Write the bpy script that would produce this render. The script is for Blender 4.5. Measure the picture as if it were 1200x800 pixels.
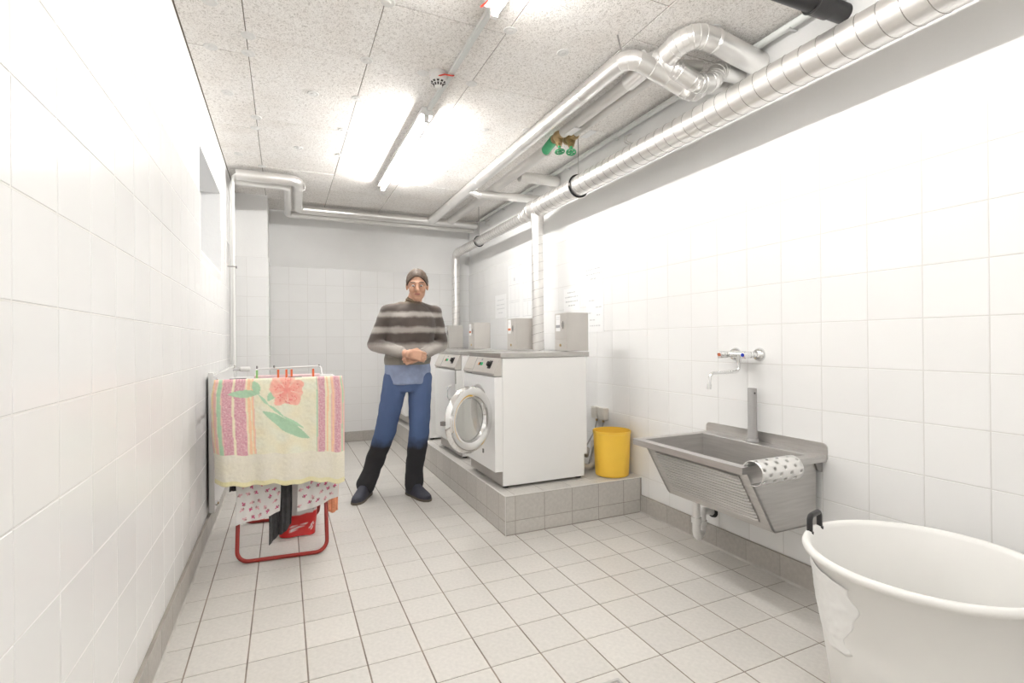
import bpy, bmesh, math, random
from mathutils import Vector, Matrix, noise

# ------------------------------------------------------------------ camera, world, exposure
for o in list(bpy.data.objects):
    bpy.data.objects.remove(o)
scene = bpy.context.scene
COL = scene.collection
random.seed(7)
PI = math.pi

CAM_H = 1.1656
YAW, PITCH, ROLL, FPX = 0.424178, 0.0015847, -0.0080606, 591.41
_fw = Vector((math.sin(YAW), math.cos(YAW), 0)); _rt = Vector((math.cos(YAW), -math.sin(YAW), 0)); _up = Vector((0, 0, 1))
_f = _fw*math.cos(PITCH) + _up*math.sin(PITCH); _u = _up*math.cos(PITCH) - _fw*math.sin(PITCH)
_r = _rt*math.cos(ROLL) + _u*math.sin(ROLL); _u2 = _u*math.cos(ROLL) - _rt*math.sin(ROLL)
cam_data = bpy.data.cameras.new('camera'); cam = bpy.data.objects.new('camera', cam_data); COL.objects.link(cam)
cam_data.sensor_fit = 'HORIZONTAL'; cam_data.sensor_width = 36.0; cam_data.lens = FPX*36.0/1200.0
cam_data.clip_start = 0.02; cam_data.clip_end = 60
m3 = Matrix((_r, _u2, -_f)).transposed()
cam.matrix_world = Matrix.Translation((0, 0, CAM_H)) @ m3.to_4x4()
scene.camera = cam

TUBE_POWER = 95.0
world = bpy.data.worlds.new('world'); scene.world = world; world.use_nodes = True
world.node_tree.nodes['Background'].inputs[0].default_value = (0.93, 0.96, 1.0, 1)
world.node_tree.nodes['Background'].inputs[1].default_value = 0.8
scene.view_settings.view_transform = 'Standard'
scene.view_settings.look = 'None'
scene.view_settings.gamma = 1.0
scene.view_settings.use_curve_mapping = False
scene.view_settings.exposure = 0.46

# ------------------------------------------------------------------ room dimensions (metres)
XL, XR, YB, YF, H = -0.435, 2.22, 6.271, -2.7, 2.68
FX0, FX1 = -0.42, 2.208          # faces of the skirting tiles
PX, PY, PT = 1.204, 2.783, 0.24  # plinth corner and height
TILE_TOP = 2.045

# ------------------------------------------------------------------ materials
MATS = {}
def pmat(name, col, rough=0.5, metal=0.0, var=0.0, vscale=8.0, bump=0.0, bscale=120.0, rnd=0.0, spec=0.5,
         emit=0.0, emitcol=None, trans=0.0, ior=1.45, coords='Object', attr=None, stretch=None, coat=0.0, sheen=0.0):
    m = bpy.data.materials.new(name); m.use_nodes = True
    nt = m.node_tree; b = nt.nodes['Principled BSDF']
    b.inputs['Base Color'].default_value = (*col, 1)
    b.inputs['Roughness'].default_value = rough
    b.inputs['Metallic'].default_value = metal
    b.inputs['Specular IOR Level'].default_value = spec
    b.inputs['IOR'].default_value = ior
    b.inputs['Transmission Weight'].default_value = trans
    b.inputs['Coat Weight'].default_value = coat
    b.inputs['Sheen Weight'].default_value = sheen
    if emit:
        b.inputs['Emission Color'].default_value = (*(emitcol or col), 1)
        b.inputs['Emission Strength'].default_value = emit
    tc = nt.nodes.new('ShaderNodeTexCoord')
    src = tc.outputs[coords]
    if stretch:
        mp = nt.nodes.new('ShaderNodeMapping'); mp.inputs['Scale'].default_value = stretch
        nt.links.new(src, mp.inputs['Vector']); src = mp.outputs['Vector']
    colsock = None
    if attr:
        at = nt.nodes.new('ShaderNodeAttribute'); at.attribute_name = attr
        colsock = at.outputs['Color']
    if var or rnd:
        val = None
        if var:
            nz = nt.nodes.new('ShaderNodeTexNoise'); nz.inputs['Scale'].default_value = vscale; nz.inputs['Detail'].default_value = 4
            nt.links.new(src, nz.inputs['Vector'])
            mr = nt.nodes.new('ShaderNodeMapRange'); mr.inputs['From Min'].default_value = 0.3; mr.inputs['From Max'].default_value = 0.7
            mr.inputs['To Min'].default_value = 1-var; mr.inputs['To Max'].default_value = 1+var
            nt.links.new(nz.outputs['Fac'], mr.inputs['Value']); val = mr.outputs['Result']
        if rnd:
            oi = nt.nodes.new('ShaderNodeObjectInfo')
            mr2 = nt.nodes.new('ShaderNodeMapRange'); mr2.inputs['To Min'].default_value = 1-rnd; mr2.inputs['To Max'].default_value = 1+rnd
            nt.links.new(oi.outputs['Random'], mr2.inputs['Value'])
            if val:
                mu = nt.nodes.new('ShaderNodeMath'); mu.operation = 'MULTIPLY'
                nt.links.new(val, mu.inputs[0]); nt.links.new(mr2.outputs['Result'], mu.inputs[1]); val = mu.outputs[0]
            else:
                val = mr2.outputs['Result']
        vm = nt.nodes.new('ShaderNodeVectorMath'); vm.operation = 'SCALE'
        if colsock: nt.links.new(colsock, vm.inputs[0])
        else: vm.inputs[0].default_value = col
        nt.links.new(val, vm.inputs['Scale']); colsock = vm.outputs['Vector']
    if colsock: nt.links.new(colsock, b.inputs['Base Color'])
    if bump:
        nb = nt.nodes.new('ShaderNodeTexNoise'); nb.inputs['Scale'].default_value = bscale; nb.inputs['Detail'].default_value = 3
        nt.links.new(src, nb.inputs['Vector'])
        bp = nt.nodes.new('ShaderNodeBump'); bp.inputs['Strength'].default_value = bump; bp.inputs['Distance'].default_value = 0.01
        nt.links.new(nb.outputs['Fac'], bp.inputs['Height']); nt.links.new(bp.outputs['Normal'], b.inputs['Normal'])
    MATS[name] = m
    return m

pmat('wall_tile', (0.87, 0.868, 0.862), 0.22, rnd=0.015, var=0.01, vscale=3, coords='Object')
pmat('wall_grout', (0.72, 0.71, 0.69), 0.85)
pmat('plaster', (0.87, 0.867, 0.86), 0.75, var=0.02, vscale=3, bump=0.08, bscale=60)
pmat('floor_tile', (0.645, 0.62, 0.585), 0.38, rnd=0.035, var=0.06, vscale=60, bump=0.03, bscale=150)
pmat('floor_grout', (0.26, 0.22, 0.185), 0.9, var=0.3, vscale=7)
pmat('base_tile', (0.46, 0.435, 0.405), 0.42, rnd=0.05, var=0.09, vscale=45)
pmat('plinth_tile', (0.57, 0.545, 0.51), 0.42, rnd=0.04, var=0.07, vscale=45)
pmat('base_grout', (0.55, 0.53, 0.5), 0.85, var=0.15, vscale=9)
pmat('edge_strip', (0.75, 0.73, 0.7), 0.35)
pmat('alu', (0.86, 0.85, 0.835), 0.3, 0.9, var=0.05, vscale=5, bump=0.02, bscale=30)
pmat('galv', (0.82, 0.805, 0.785), 0.36, 0.92, var=0.07, vscale=9, bump=0.02, bscale=40)
pmat('seam_metal', (0.30, 0.28, 0.265), 0.45, 0.7)
pmat('pvc_grey', (0.74, 0.725, 0.70), 0.35, 0.25, var=0.03)
pmat('conduit_plastic', (0.72, 0.735, 0.715), 0.45)
pmat('black_plastic', (0.02, 0.019, 0.02), 0.35)
pmat('black_rubber', (0.025, 0.025, 0.027), 0.7)
pmat('steel', (0.56, 0.545, 0.53), 0.33, 0.9, var=0.08, vscale=6, bump=0.03, bscale=50, stretch=(1, 1, 14))
pmat('steel_dark', (0.33, 0.32, 0.31), 0.4, 0.8)
pmat('steel_lid', (0.52, 0.505, 0.485), 0.32, 0.85, var=0.06, vscale=8)
pmat('box_metal', (0.60, 0.575, 0.545), 0.42, 0.55, var=0.04, vscale=7)
pmat('chrome', (0.83, 0.83, 0.83), 0.08, 1.0)
pmat('washer_white', (0.90, 0.895, 0.88), 0.3, coat=0.2)
pmat('washer_panel', (0.58, 0.55, 0.515), 0.4, 0.35, var=0.03)
pmat('kick_grey', (0.50, 0.475, 0.45), 0.45, 0.4)
pmat('door_glass', (0.90, 0.90, 0.88), 0.05, trans=0.85, ior=1.3)
pmat('dark_hole', (0.06, 0.055, 0.05), 0.6)
pmat('gasket', (0.42, 0.40, 0.38), 0.6)
pmat('green_button', (0.02, 0.42, 0.16), 0.3)
pmat('orange_button', (0.85, 0.30, 0.03), 0.3)
pmat('knob_black', (0.02, 0.018, 0.018), 0.35)
pmat('label_white', (0.82, 0.82, 0.82), 0.5)
pmat('print_grey', (0.34, 0.34, 0.35), 0.7)
pmat('print_pale', (0.64, 0.645, 0.65), 0.7)
pmat('print_faint', (0.56, 0.565, 0.57), 0.7)
pmat('plinth_grout', (0.36, 0.33, 0.295), 0.9, var=0.15, vscale=9)
pmat('print_red', (0.6, 0.18, 0.08), 0.6)
pmat('paper', (0.86, 0.86, 0.86), 0.7)
pmat('yellow_plastic', (0.95, 0.60, 0.075), 0.38, var=0.02)
pmat('white_plastic', (0.82, 0.81, 0.79), 0.35)
pmat('tub_plastic', (0.87, 0.86, 0.835), 0.38, var=0.015, vscale=4)
pmat('film', (0.88, 0.875, 0.86), 0.3, bump=0.05, bscale=25)
pmat('grey_plastic', (0.40, 0.39, 0.385), 0.5)
pmat('socket_plastic', (0.74, 0.71, 0.66), 0.45)
pmat('hose_beige', (0.62, 0.58, 0.52), 0.55)
pmat('cable_grey', (0.45, 0.43, 0.41), 0.6)
pmat('cable_red', (0.75, 0.08, 0.05), 0.5)
pmat('brass', (0.50, 0.37, 0.20), 0.45, 0.75, var=0.15, vscale=30)
pmat('valve_green', (0.05, 0.33, 0.14), 0.45, var=0.15, vscale=30)
pmat('tape_green', (0.06, 0.45, 0.20), 0.5, var=0.1, vscale=25)
pmat('rack_red', (0.30, 0.025, 0.018), 0.3)
pmat('rack_white', (0.82, 0.82, 0.81), 0.35)
pmat('radiator', (0.83, 0.825, 0.81), 0.35)
pmat('window_glass', (0.9, 0.93, 0.96), 0.08, trans=0.9, ior=1.3)
for nm_, k_ in (('tube_light', 1.3), ('tube_light_dimmed', 0.78), ('tube_light_fill', 0.80)):  # tubes nearer the camera set dimmer to imitate lens vignetting; last one is fill
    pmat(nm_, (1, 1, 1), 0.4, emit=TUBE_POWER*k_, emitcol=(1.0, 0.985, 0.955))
pmat('lamp_body', (0.85, 0.85, 0.84), 0.4)
pmat('peg_orange', (0.85, 0.17, 0.05), 0.4)
pmat('peg_green', (0.35, 0.68, 0.25), 0.4)
pmat('skin', (0.62, 0.36, 0.25), 0.5, var=0.05, vscale=12)
pmat('lip', (0.45, 0.18, 0.15), 0.45)
pmat('hair', (0.09, 0.062, 0.045), 0.6, var=0.3, vscale=60, bump=0.4, bscale=160)
pmat('eye_white', (0.8, 0.8, 0.8), 0.2)
pmat('eye_dark', (0.05, 0.03, 0.02), 0.2)
pmat('shirt_blue', (0.30, 0.36, 0.52), 0.8, var=0.12, vscale=20, bump=0.1, bscale=80)
pmat('shoe', (0.04, 0.042, 0.06), 0.6, var=0.2, vscale=20)
pmat('sole', (0.13, 0.11, 0.085), 0.7)
pmat('dark_cloth', (0.075, 0.075, 0.078), 0.9, var=0.2, vscale=30, bump=0.1, bscale=150)
pmat('orange_cloth', (0.86, 0.36, 0.20), 0.9, bump=0.2, bscale=250, var=0.1, vscale=90)
pmat('pink_cloth', (0.84, 0.62, 0.64), 0.9, var=0.08, vscale=40)
pmat('towel', (0.8, 0.8, 0.7), 0.92, attr='Col', var=0.04, vscale=120, bump=0.12, bscale=260, sheen=0.2)
pmat('pillowcase', (0.8, 0.8, 0.7), 0.9, attr='Col', bump=0.06, bscale=200)
pmat('bag_plastic', (0.8, 0.8, 0.8), 0.35, attr='Col', bump=0.06, bscale=25)

def ceiling_mat():
    m = bpy.data.materials.new('wood_wool'); m.use_nodes = True; nt = m.node_tree; b = nt.nodes['Principled BSDF']
    b.inputs['Roughness'].default_value = 0.95
    tc = nt.nodes.new('ShaderNodeNewGeometry') if False else nt.nodes.new('ShaderNodeTexCoord')
    n1 = nt.nodes.new('ShaderNodeTexNoise'); n1.inputs['Scale'].default_value = 85; n1.inputs['Detail'].default_value = 5; n1.inputs['Distortion'].default_value = 1.5
    n2 = nt.nodes.new('ShaderNodeTexNoise'); n2.inputs['Scale'].default_value = 3.0; n2.inputs['Detail'].default_value = 3
    vo = nt.nodes.new('ShaderNodeTexVoronoi'); vo.inputs['Scale'].default_value = 110
    oi = nt.nodes.new('ShaderNodeObjectInfo')
    add = nt.nodes.new('ShaderNodeVectorMath'); add.operation = 'ADD'
    nt.links.new(tc.outputs['Object'], add.inputs[0]); nt.links.new(oi.outputs['Location'], add.inputs[1])
    for n in (n1, n2, vo): nt.links.new(add.outputs[0], n.inputs['Vector'])
    r = nt.nodes.new('ShaderNodeValToRGB'); e = r.color_ramp.elements
    e[0].position = 0.34; e[0].color = (0.60, 0.57, 0.54, 1); e[1].position = 0.52; e[1].color = (0.90, 0.88, 0.855, 1)
    nt.links.new(n1.outputs['Fac'], r.inputs['Fac'])
    mx = nt.nodes.new('ShaderNodeMix'); mx.data_type = 'RGBA'; mx.blend_type = 'MULTIPLY'; mx.inputs['Factor'].default_value = 1
    r2 = nt.nodes.new('ShaderNodeValToRGB'); e = r2.color_ramp.elements
    e[0].position = 0.3; e[0].color = (0.92, 0.90, 0.88, 1); e[1].position = 0.65; e[1].color = (1, 1, 1, 1)
    nt.links.new(n2.outputs['Fac'], r2.inputs['Fac'])
    nt.links.new(r.outputs['Color'], mx.inputs['A']); nt.links.new(r2.outputs['Color'], mx.inputs['B'])
    nt.links.new(mx.outputs['Result'], b.inputs['Base Color'])
    bp = nt.nodes.new('ShaderNodeBump'); bp.inputs['Strength'].default_value = 0.55; bp.inputs['Distance'].default_value = 0.006
    nt.links.new(n1.outputs['Fac'], bp.inputs['Height']); nt.links.new(bp.outputs['Normal'], b.inputs['Normal'])
    MATS['wood_wool'] = m
ceiling_mat()
pmat('ceiling_gap', (0.20, 0.17, 0.14), 0.95)
pmat('disc_plastic', (0.72, 0.71, 0.69), 0.6)

def stripe_mat():
    m = bpy.data.materials.new('striped_knit'); m.use_nodes = True; nt = m.node_tree; b = nt.nodes['Principled BSDF']
    b.inputs['Roughness'].default_value = 0.95; b.inputs['Sheen Weight'].default_value = 0.2
    tc = nt.nodes.new('ShaderNodeTexCoord'); sp = nt.nodes.new('ShaderNodeSeparateXYZ'); nt.links.new(tc.outputs['Object'], sp.inputs[0])
    nz = nt.nodes.new('ShaderNodeTexNoise'); nz.inputs['Scale'].default_value = 14; nt.links.new(tc.outputs['Object'], nz.inputs['Vector'])
    ma = nt.nodes.new('ShaderNodeMath'); ma.operation = 'MULTIPLY_ADD'; ma.inputs[1].default_value = 0.03; nt.links.new(nz.outputs['Fac'], ma.inputs[0]); nt.links.new(sp.outputs['Z'], ma.inputs[2])
    mr = nt.nodes.new('ShaderNodeMapRange'); mr.inputs['From Min'].default_value = 0.95; mr.inputs['From Max'].default_value = 1.55; nt.links.new(ma.outputs[0], mr.inputs['Value'])
    r = nt.nodes.new('ShaderNodeValToRGB'); nt.links.new(mr.outputs['Result'], r.inputs['Fac'])
    dk = (0.085, 0.068, 0.06, 1); lt = (0.40, 0.37, 0.34, 1); md = (0.22, 0.20, 0.17, 1); tn = (0.17, 0.12, 0.075, 1); gy = (0.30, 0.29, 0.25, 1)
    stops = [(0.0, md), (0.10, gy), (0.20, md), (0.27, lt), (0.35, lt), (0.40, dk), (0.50, dk), (0.53, lt), (0.57, lt), (0.60, dk), (0.70, dk), (0.73, lt), (0.76, lt), (0.79, dk), (0.87, dk), (0.92, tn)]
    el = r.color_ramp.elements
    while len(el) < len(stops): el.new(0.5)
    for e, (p, c) in zip(el, stops): e.position = p; e.color = c
    nt.links.new(r.outputs['Color'], b.inputs['Base Color'])
    bp = nt.nodes.new('ShaderNodeBump'); bp.inputs['Strength'].default_value = 0.25; bp.inputs['Distance'].default_value = 0.004
    n2 = nt.nodes.new('ShaderNodeTexNoise'); n2.inputs['Scale'].default_value = 180; nt.links.new(tc.outputs['Object'], n2.inputs['Vector'])
    nt.links.new(n2.outputs['Fac'], bp.inputs['Height']); nt.links.new(bp.outputs['Normal'], b.inputs['Normal'])
    MATS['striped_knit'] = m
stripe_mat()
def jeans_mat():
    m = bpy.data.materials.new('jeans'); m.use_nodes = True; nt = m.node_tree; b = nt.nodes['Principled BSDF']
    b.inputs['Roughness'].default_value = 0.9
    tc = nt.nodes.new('ShaderNodeTexCoord'); sp = nt.nodes.new('ShaderNodeSeparateXYZ'); nt.links.new(tc.outputs['Object'], sp.inputs[0])
    nz = nt.nodes.new('ShaderNodeTexNoise'); nz.inputs['Scale'].default_value = 9; nz.inputs['Detail'].default_value = 5; nt.links.new(tc.outputs['Object'], nz.inputs['Vector'])
    ma = nt.nodes.new('ShaderNodeMath'); ma.operation = 'MULTIPLY_ADD'; ma.inputs[1].default_value = 0.16; nt.links.new(nz.outputs['Fac'], ma.inputs[0]); nt.links.new(sp.outputs['Z'], ma.inputs[2])
    r = nt.nodes.new('ShaderNodeValToRGB'); nt.links.new(ma.outputs[0], r.inputs['Fac'])
    e = r.color_ramp.elements
    e[0].position = 0.46; e[0].color = (0.028, 0.028, 0.032, 1); e[1].position = 0.54; e[1].color = (0.075, 0.125, 0.26, 1)
    x = e.new(1.0); x.color = (0.095, 0.145, 0.29, 1)
    nt.links.new(r.outputs['Color'], b.inputs['Base Color'])
    MATS['jeans'] = m
jeans_mat()

# ------------------------------------------------------------------ mesh helpers
WL = {}                      # world location of every object we make
class MB:
    def __init__(s): s.v = []; s.f = []; s.c = None
    def add(s, vs, fs):
        n = len(s.v); s.v += [Vector(p) for p in vs]; s.f += [tuple(i+n for i in f) for f in fs]; return s
    def box(s, lo, hi, rot=None, piv=None):
        x0, y0, z0 = lo; x1, y1, z1 = hi
        vs = [Vector(p) for p in ((x0,y0,z0),(x1,y0,z0),(x1,y1,z0),(x0,y1,z0),(x0,y0,z1),(x1,y0,z1),(x1,y1,z1),(x0,y1,z1))]
        if rot:
            pv = Vector(piv) if piv else (vs[0]+vs[6])/2
            vs = [rot @ (p-pv) + pv for p in vs]
        return s.add(vs, [(3,2,1,0),(4,5,6,7),(0,1,5,4),(1,2,6,5),(2,3,7,6),(3,0,4,7)])
    def prism(s, poly, axis, a, b):
        # poly: 2D outline in the two remaining axes (order kept), extruded from a to b along axis
        def mk(p, t):
            return {'x': (t, p[0], p[1]), 'y': (p[0], t, p[1]), 'z': (p[0], p[1], t)}[axis]
        n = len(poly)
        return s.add([mk(p, a) for p in poly] + [mk(p, b) for p in poly],
                     [tuple(range(n-1, -1, -1)), tuple(range(n, 2*n))] + [(i, (i+1) % n, n+(i+1) % n, n+i) for i in range(n)])
    def rings(s, rs, cap0=True, cap1=True, closed=False):
        n = len(rs[0]); b = len(s.v)
        for r in rs: s.v += [Vector(p) for p in r]
        m = len(rs)
        for k in range(m if closed else m-1):
            k2 = (k+1) % m
            for i in range(n):
                j = (i+1) % n
                s.f.append((b+k*n+i, b+k*n+j, b+k2*n+j, b+k2*n+i))
        if not closed:
            if cap0: s.f.append(tuple(b+i for i in range(n-1, -1, -1)))
            if cap1: s.f.append(tuple(b+(m-1)*n+i for i in range(n)))
        return s
    def cyl(s, p0, p1, r, r2=None, n=20, cap=True):
        p0, p1 = Vector(p0), Vector(p1); a = (p1-p0).normalized()
        u = a.orthogonal().normalized(); w = a.cross(u)
        r2 = r if r2 is None else r2
        mk = lambda p, q: [p + (u*math.cos(2*PI*i/n) + w*math.sin(2*PI*i/n))*q for i in range(n)]
        return s.rings([mk(p0, r), mk(p1, r2)], cap, cap)
    def sweep(s, pts, rad, n=16, cap=True, closed=False):
        pts = [Vector(p) for p in pts]; m = len(pts)
        if not hasattr(rad, '__len__'): rad = [rad]*m
        tg = []
        for i in range(m):
            a = pts[(i-1) % m] if (closed or i > 0) else pts[i]; b = pts[(i+1) % m] if (closed or i < m-1) else pts[i]
            tg.append((b-a).normalized())
        u = tg[0].orthogonal().normalized(); rs = []
        for i in range(m):
            if i:
                q = tg[i-1].rotation_difference(tg[i]); u = q @ u
            u = (u - tg[i]*u.dot(tg[i])).normalized(); w = tg[i].cross(u)
            rs.append([pts[i] + (u*math.cos(2*PI*k/n) + w*math.sin(2*PI*k/n))*rad[i] for k in range(n)])
        return s.rings(rs, cap, cap, closed)
    def lathe(s, prof, c=(0,0,0), n=32, axis='z', cap0=False, cap1=False, ang=2*PI):
        c = Vector(c); rs = []
        for i in range(n):
            t = ang*i/n; ring = []
            for r, h in prof:
                d = {'z': (r*math.cos(t), r*math.sin(t), h), 'x': (h, r*math.cos(t), r*math.sin(t)), 'y': (r*math.sin(t), h, r*math.cos(t))}[axis]
                ring.append(c+Vector(d))
            rs.append(ring)
        b = len(s.v); m = len(prof)
        for r in rs: s.v += r
        for i in range(n):
            j = (i+1) % n
            for k in range(m-1):
                s.f.append((b+i*m+k, b+j*m+k, b+j*m+k+1, b+i*m+k+1))
        if cap0: s.f.append(tuple(b+i*m for i in range(n-1, -1, -1)))
        if cap1: s.f.append(tuple(b+i*m+m-1 for i in range(n)))
        return s
    def ell(s, c, r, n=16, m=10, rot=None):
        c = Vector(c); rs = []
        b = len(s.v)
        top = Vector((0,0,r[2])); bot = -top
        if rot: top = rot @ top; bot = rot @ bot
        for k in range(1, m):
            a = PI*k/m
            for i in range(n):
                p = Vector((r[0]*math.sin(a)*math.cos(2*PI*i/n), r[1]*math.sin(a)*math.sin(2*PI*i/n), r[2]*math.cos(a)))
                s.v.append(c + (rot @ p if rot else p))
        s.v += [c+top, c+bot]; t = len(s.v)-2
        for k in range(m-2):
            for i in range(n):
                j = (i+1) % n
                s.f.append((b+k*n+i, b+(k+1)*n+i, b+(k+1)*n+j, b+k*n+j))
        for i in range(n):
            j = (i+1) % n
            s.f.append((t, b+i, b+j)); s.f.append((t+1, b+(m-2)*n+j, b+(m-2)*n+i))
        return s
    def torus(s, c, axis, R, r, n=32, m=8, a0=0, a1=2*PI):
        axis = Vector(axis).normalized(); u = axis.orthogonal().normalized(); w = axis.cross(u); c = Vector(c)
        full = abs(a1-a0-2*PI) < 1e-6
        k = n if full else n+1
        pts = [c + (u*math.cos(a0+(a1-a0)*i/n) + w*math.sin(a0+(a1-a0)*i/n))*R for i in range(k)]
        return s.sweep(pts, r, m, True, full)
    def build(s, name, mat, parent=None, loc=None, smooth=False, bevel=0.0, ang=40, seg=2):
        if parent is not None:
            base = WL[parent] + (Vector(loc) if loc is not None else Vector((0,0,0))); rel = Vector(loc) if loc is not None else Vector((0,0,0))
        else:
            if loc is None:
                xs = [p.x for p in s.v]; ys = [p.y for p in s.v]; zs = [p.z for p in s.v]
                loc = ((min(xs)+max(xs))/2, (min(ys)+max(ys))/2, min(zs))
            base = Vector(loc); rel = base
        me = bpy.data.meshes.new(name)
        me.from_pydata([tuple(p-base) for p in s.v], [], s.f); 
        bm = bmesh.new(); bm.from_mesh(me); bmesh.ops.recalc_face_normals(bm, faces=bm.faces); bm.to_mesh(me); bm.free()
        if s.c:
            at = me.color_attributes.new('Col', 'FLOAT_COLOR', 'POINT')
            for i, c in enumerate(s.c): at.data[i].color = (*c, 1)
        return link(name, me, mat, parent, rel, smooth, bevel, ang, seg)

def link(name, me, mat, parent=None, rel=(0,0,0), smooth=False, bevel=0.0, ang=40, seg=2):
    me.update()
    o = bpy.data.objects.new(name, me); COL.objects.link(o)
    if mat: me.materials.append(MATS[mat])
    o.location = rel
    if parent is not None:
        o.parent = parent; WL[o] = WL[parent] + Vector(rel)
    else:
        WL[o] = Vector(rel)
    if smooth:
        me.polygons.foreach_set('use_smooth', [True]*len(me.polygons))
        me.set_sharp_from_angle(angle=math.radians(ang))
    if bevel:
        b = o.modifiers.new('bevel', 'BEVEL'); b.width = bevel; b.segments = seg; b.limit_method = 'ANGLE'; b.angle_limit = math.radians(35)
    return o
def thing(name, label, cat, loc=(0,0,0), group=None):
    o = bpy.data.objects.new(name, None); COL.objects.link(o); o.location = loc; WL[o] = Vector(loc)
    o.empty_display_size = 0.1
    return tag(o, label, cat, group)
def tag(o, label, cat, group=None, kind=None):
    o['label'] = label; o['category'] = cat
    if group: o['group'] = group
    if kind: o['kind'] = kind
    return o
def copy_tree(o, parent=None):
    c = o.copy(); COL.objects.link(c); c.parent = parent
    WL[c] = Vector(WL[o])
    for ch in [x for x in o.children]: copy_tree(ch, c)
    return c
def fillet(pts, rad, n=8):
    pts = [Vector(p) for p in pts]; out = [pts[0]]
    for i in range(1, len(pts)-1):
        a, b, c = pts[i-1], pts[i], pts[i+1]; u = (a-b); w = (c-b); lu, lw = u.length, w.length; u.normalize(); w.normalize()
        th = u.angle(w)
        if th > PI-0.02: out.append(b); continue
        d = min(rad/math.tan(th/2), lu*0.48, lw*0.48); r = d*math.tan(th/2)
        ctr = b + (u+w).normalized()*(r/math.sin(th/2)); p0 = b+u*d; p1 = b+w*d
        v0 = (p0-ctr); v1 = (p1-ctr); q = v0.rotation_difference(v1); ax, an = q.to_axis_angle()
        for k in range(n+1): out.append(ctr + Matrix.Rotation(an*k/n, 3, ax) @ v0)
    out.append(pts[-1]); return out

# ------------------------------------------------------------------ tiles
TCACHE = {}
def tile_mesh(du, dv, th, ch, matname):
    k = (round(du, 4), round(dv, 4), th, ch, matname)
    if k in TCACHE: return TCACHE[k]
    a, b = du/2, dv/2; c = min(ch, a*0.4, b*0.4)
    vs = [(-a,-b,-th),(a,-b,-th),(a,b,-th),(-a,b,-th),(-a,-b,-c),(a,-b,-c),(a,b,-c),(-a,b,-c),(-a+c,-b+c,0),(a-c,-b+c,0),(a-c,b-c,0),(-a+c,b-c,0)]
    fs = [(8,9,10,11)]
    for i in range(4):
        j = (i+1) % 4
        fs += [(i, j, 4+j, 4+i), (4+i, 4+j, 8+j, 8+i)]
    me = bpy.data.meshes.new('tile'); me.from_pydata(vs, [], fs); me.materials.append(MATS[matname]); me.update()
    TCACHE[k] = me
    return me
def lines(lo, hi, phase, step):
    k = math.ceil((lo-phase)/step - 1e-6); out = [lo]
    while phase+k*step < hi-1e-6:
        if phase+k*step > lo+0.012: out.append(phase+k*step)
        k += 1
    if hi-out[-1] < 0.012: out.pop()
    out.append(hi); return out
def tiles(parent, origin, U, V, us, vs, mat, gap=0.003, gapv=None, th=0.006, ch=0.0012, solo=None, skip=None, stuffname='tile_field', tilt=0.0012, name='tile'):
    """tiles in the plane origin + u*U + v*V, normal U x V; solo(u,v) -> separate object, else joined"""
    U, V = Vector(U), Vector(V); N = U.cross(V); R = Matrix((U, V, N)).transposed()
    O = Vector(origin); rest = MB(); cnt = 0
    for i in range(len(us)-1):
        for j in range(len(vs)-1):
            uc, vc = (us[i]+us[i+1])/2, (vs[j]+vs[j+1])/2
            if skip and skip(uc, vc): continue
            du, dv = us[i+1]-us[i]-gap, vs[j+1]-vs[j]-(gapv or gap)
            if du < 0.004 or dv < 0.004: continue
            p = O+U*uc+V*vc
            me = tile_mesh(du, dv, th, ch, mat)
            Rt = R @ Matrix.Rotation(random.uniform(-tilt, tilt), 3, 'X') @ Matrix.Rotation(random.uniform(-tilt, tilt), 3, 'Y')
            if solo is None or solo(uc, vc):
                o = bpy.data.objects.new(name, me); COL.objects.link(o); o.parent = parent
                o.matrix_local = Matrix.Translation(p-WL[parent]) @ Rt.to_4x4(); WL[o] = p; cnt += 1
            else:
                rest.add([Rt @ q.co + p for q in me.vertices], [tuple(f.vertices) for f in me.polygons])
    if rest.v:
        o = rest.build(stuffname, mat, parent); o['kind'] = 'stuff'
    return cnt

# ================================================================== SETTING
ROWS = [0.118] + [0.245+0.2*k for k in range(10)]            # wall tile courses, top at 2.045
# floor
mb = MB().box((XL-0.3, YF-0.2, -0.12), (XR+0.3, YB+0.2, -0.0015))
floor = tag(mb.build('floor', 'floor_grout', loc=(0, 0, -0.12)), 'pale grey-beige square floor tiles with dark brown joints', 'floor', kind='structure')
fx = lines(FX0, FX1, -0.3307, 0.2); fy = lines(YF, YB, 0.0886, 0.2)
tiles(floor, (0,0,0), (1,0,0), (0,1,0), fx, fy, 'floor_tile', gap=0.0055, gapv=0.0038, ch=0.001,
      solo=lambda u, v: v > 1.05, skip=lambda u, v: u > PX+0.03 and v > PY+0.03)
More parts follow.
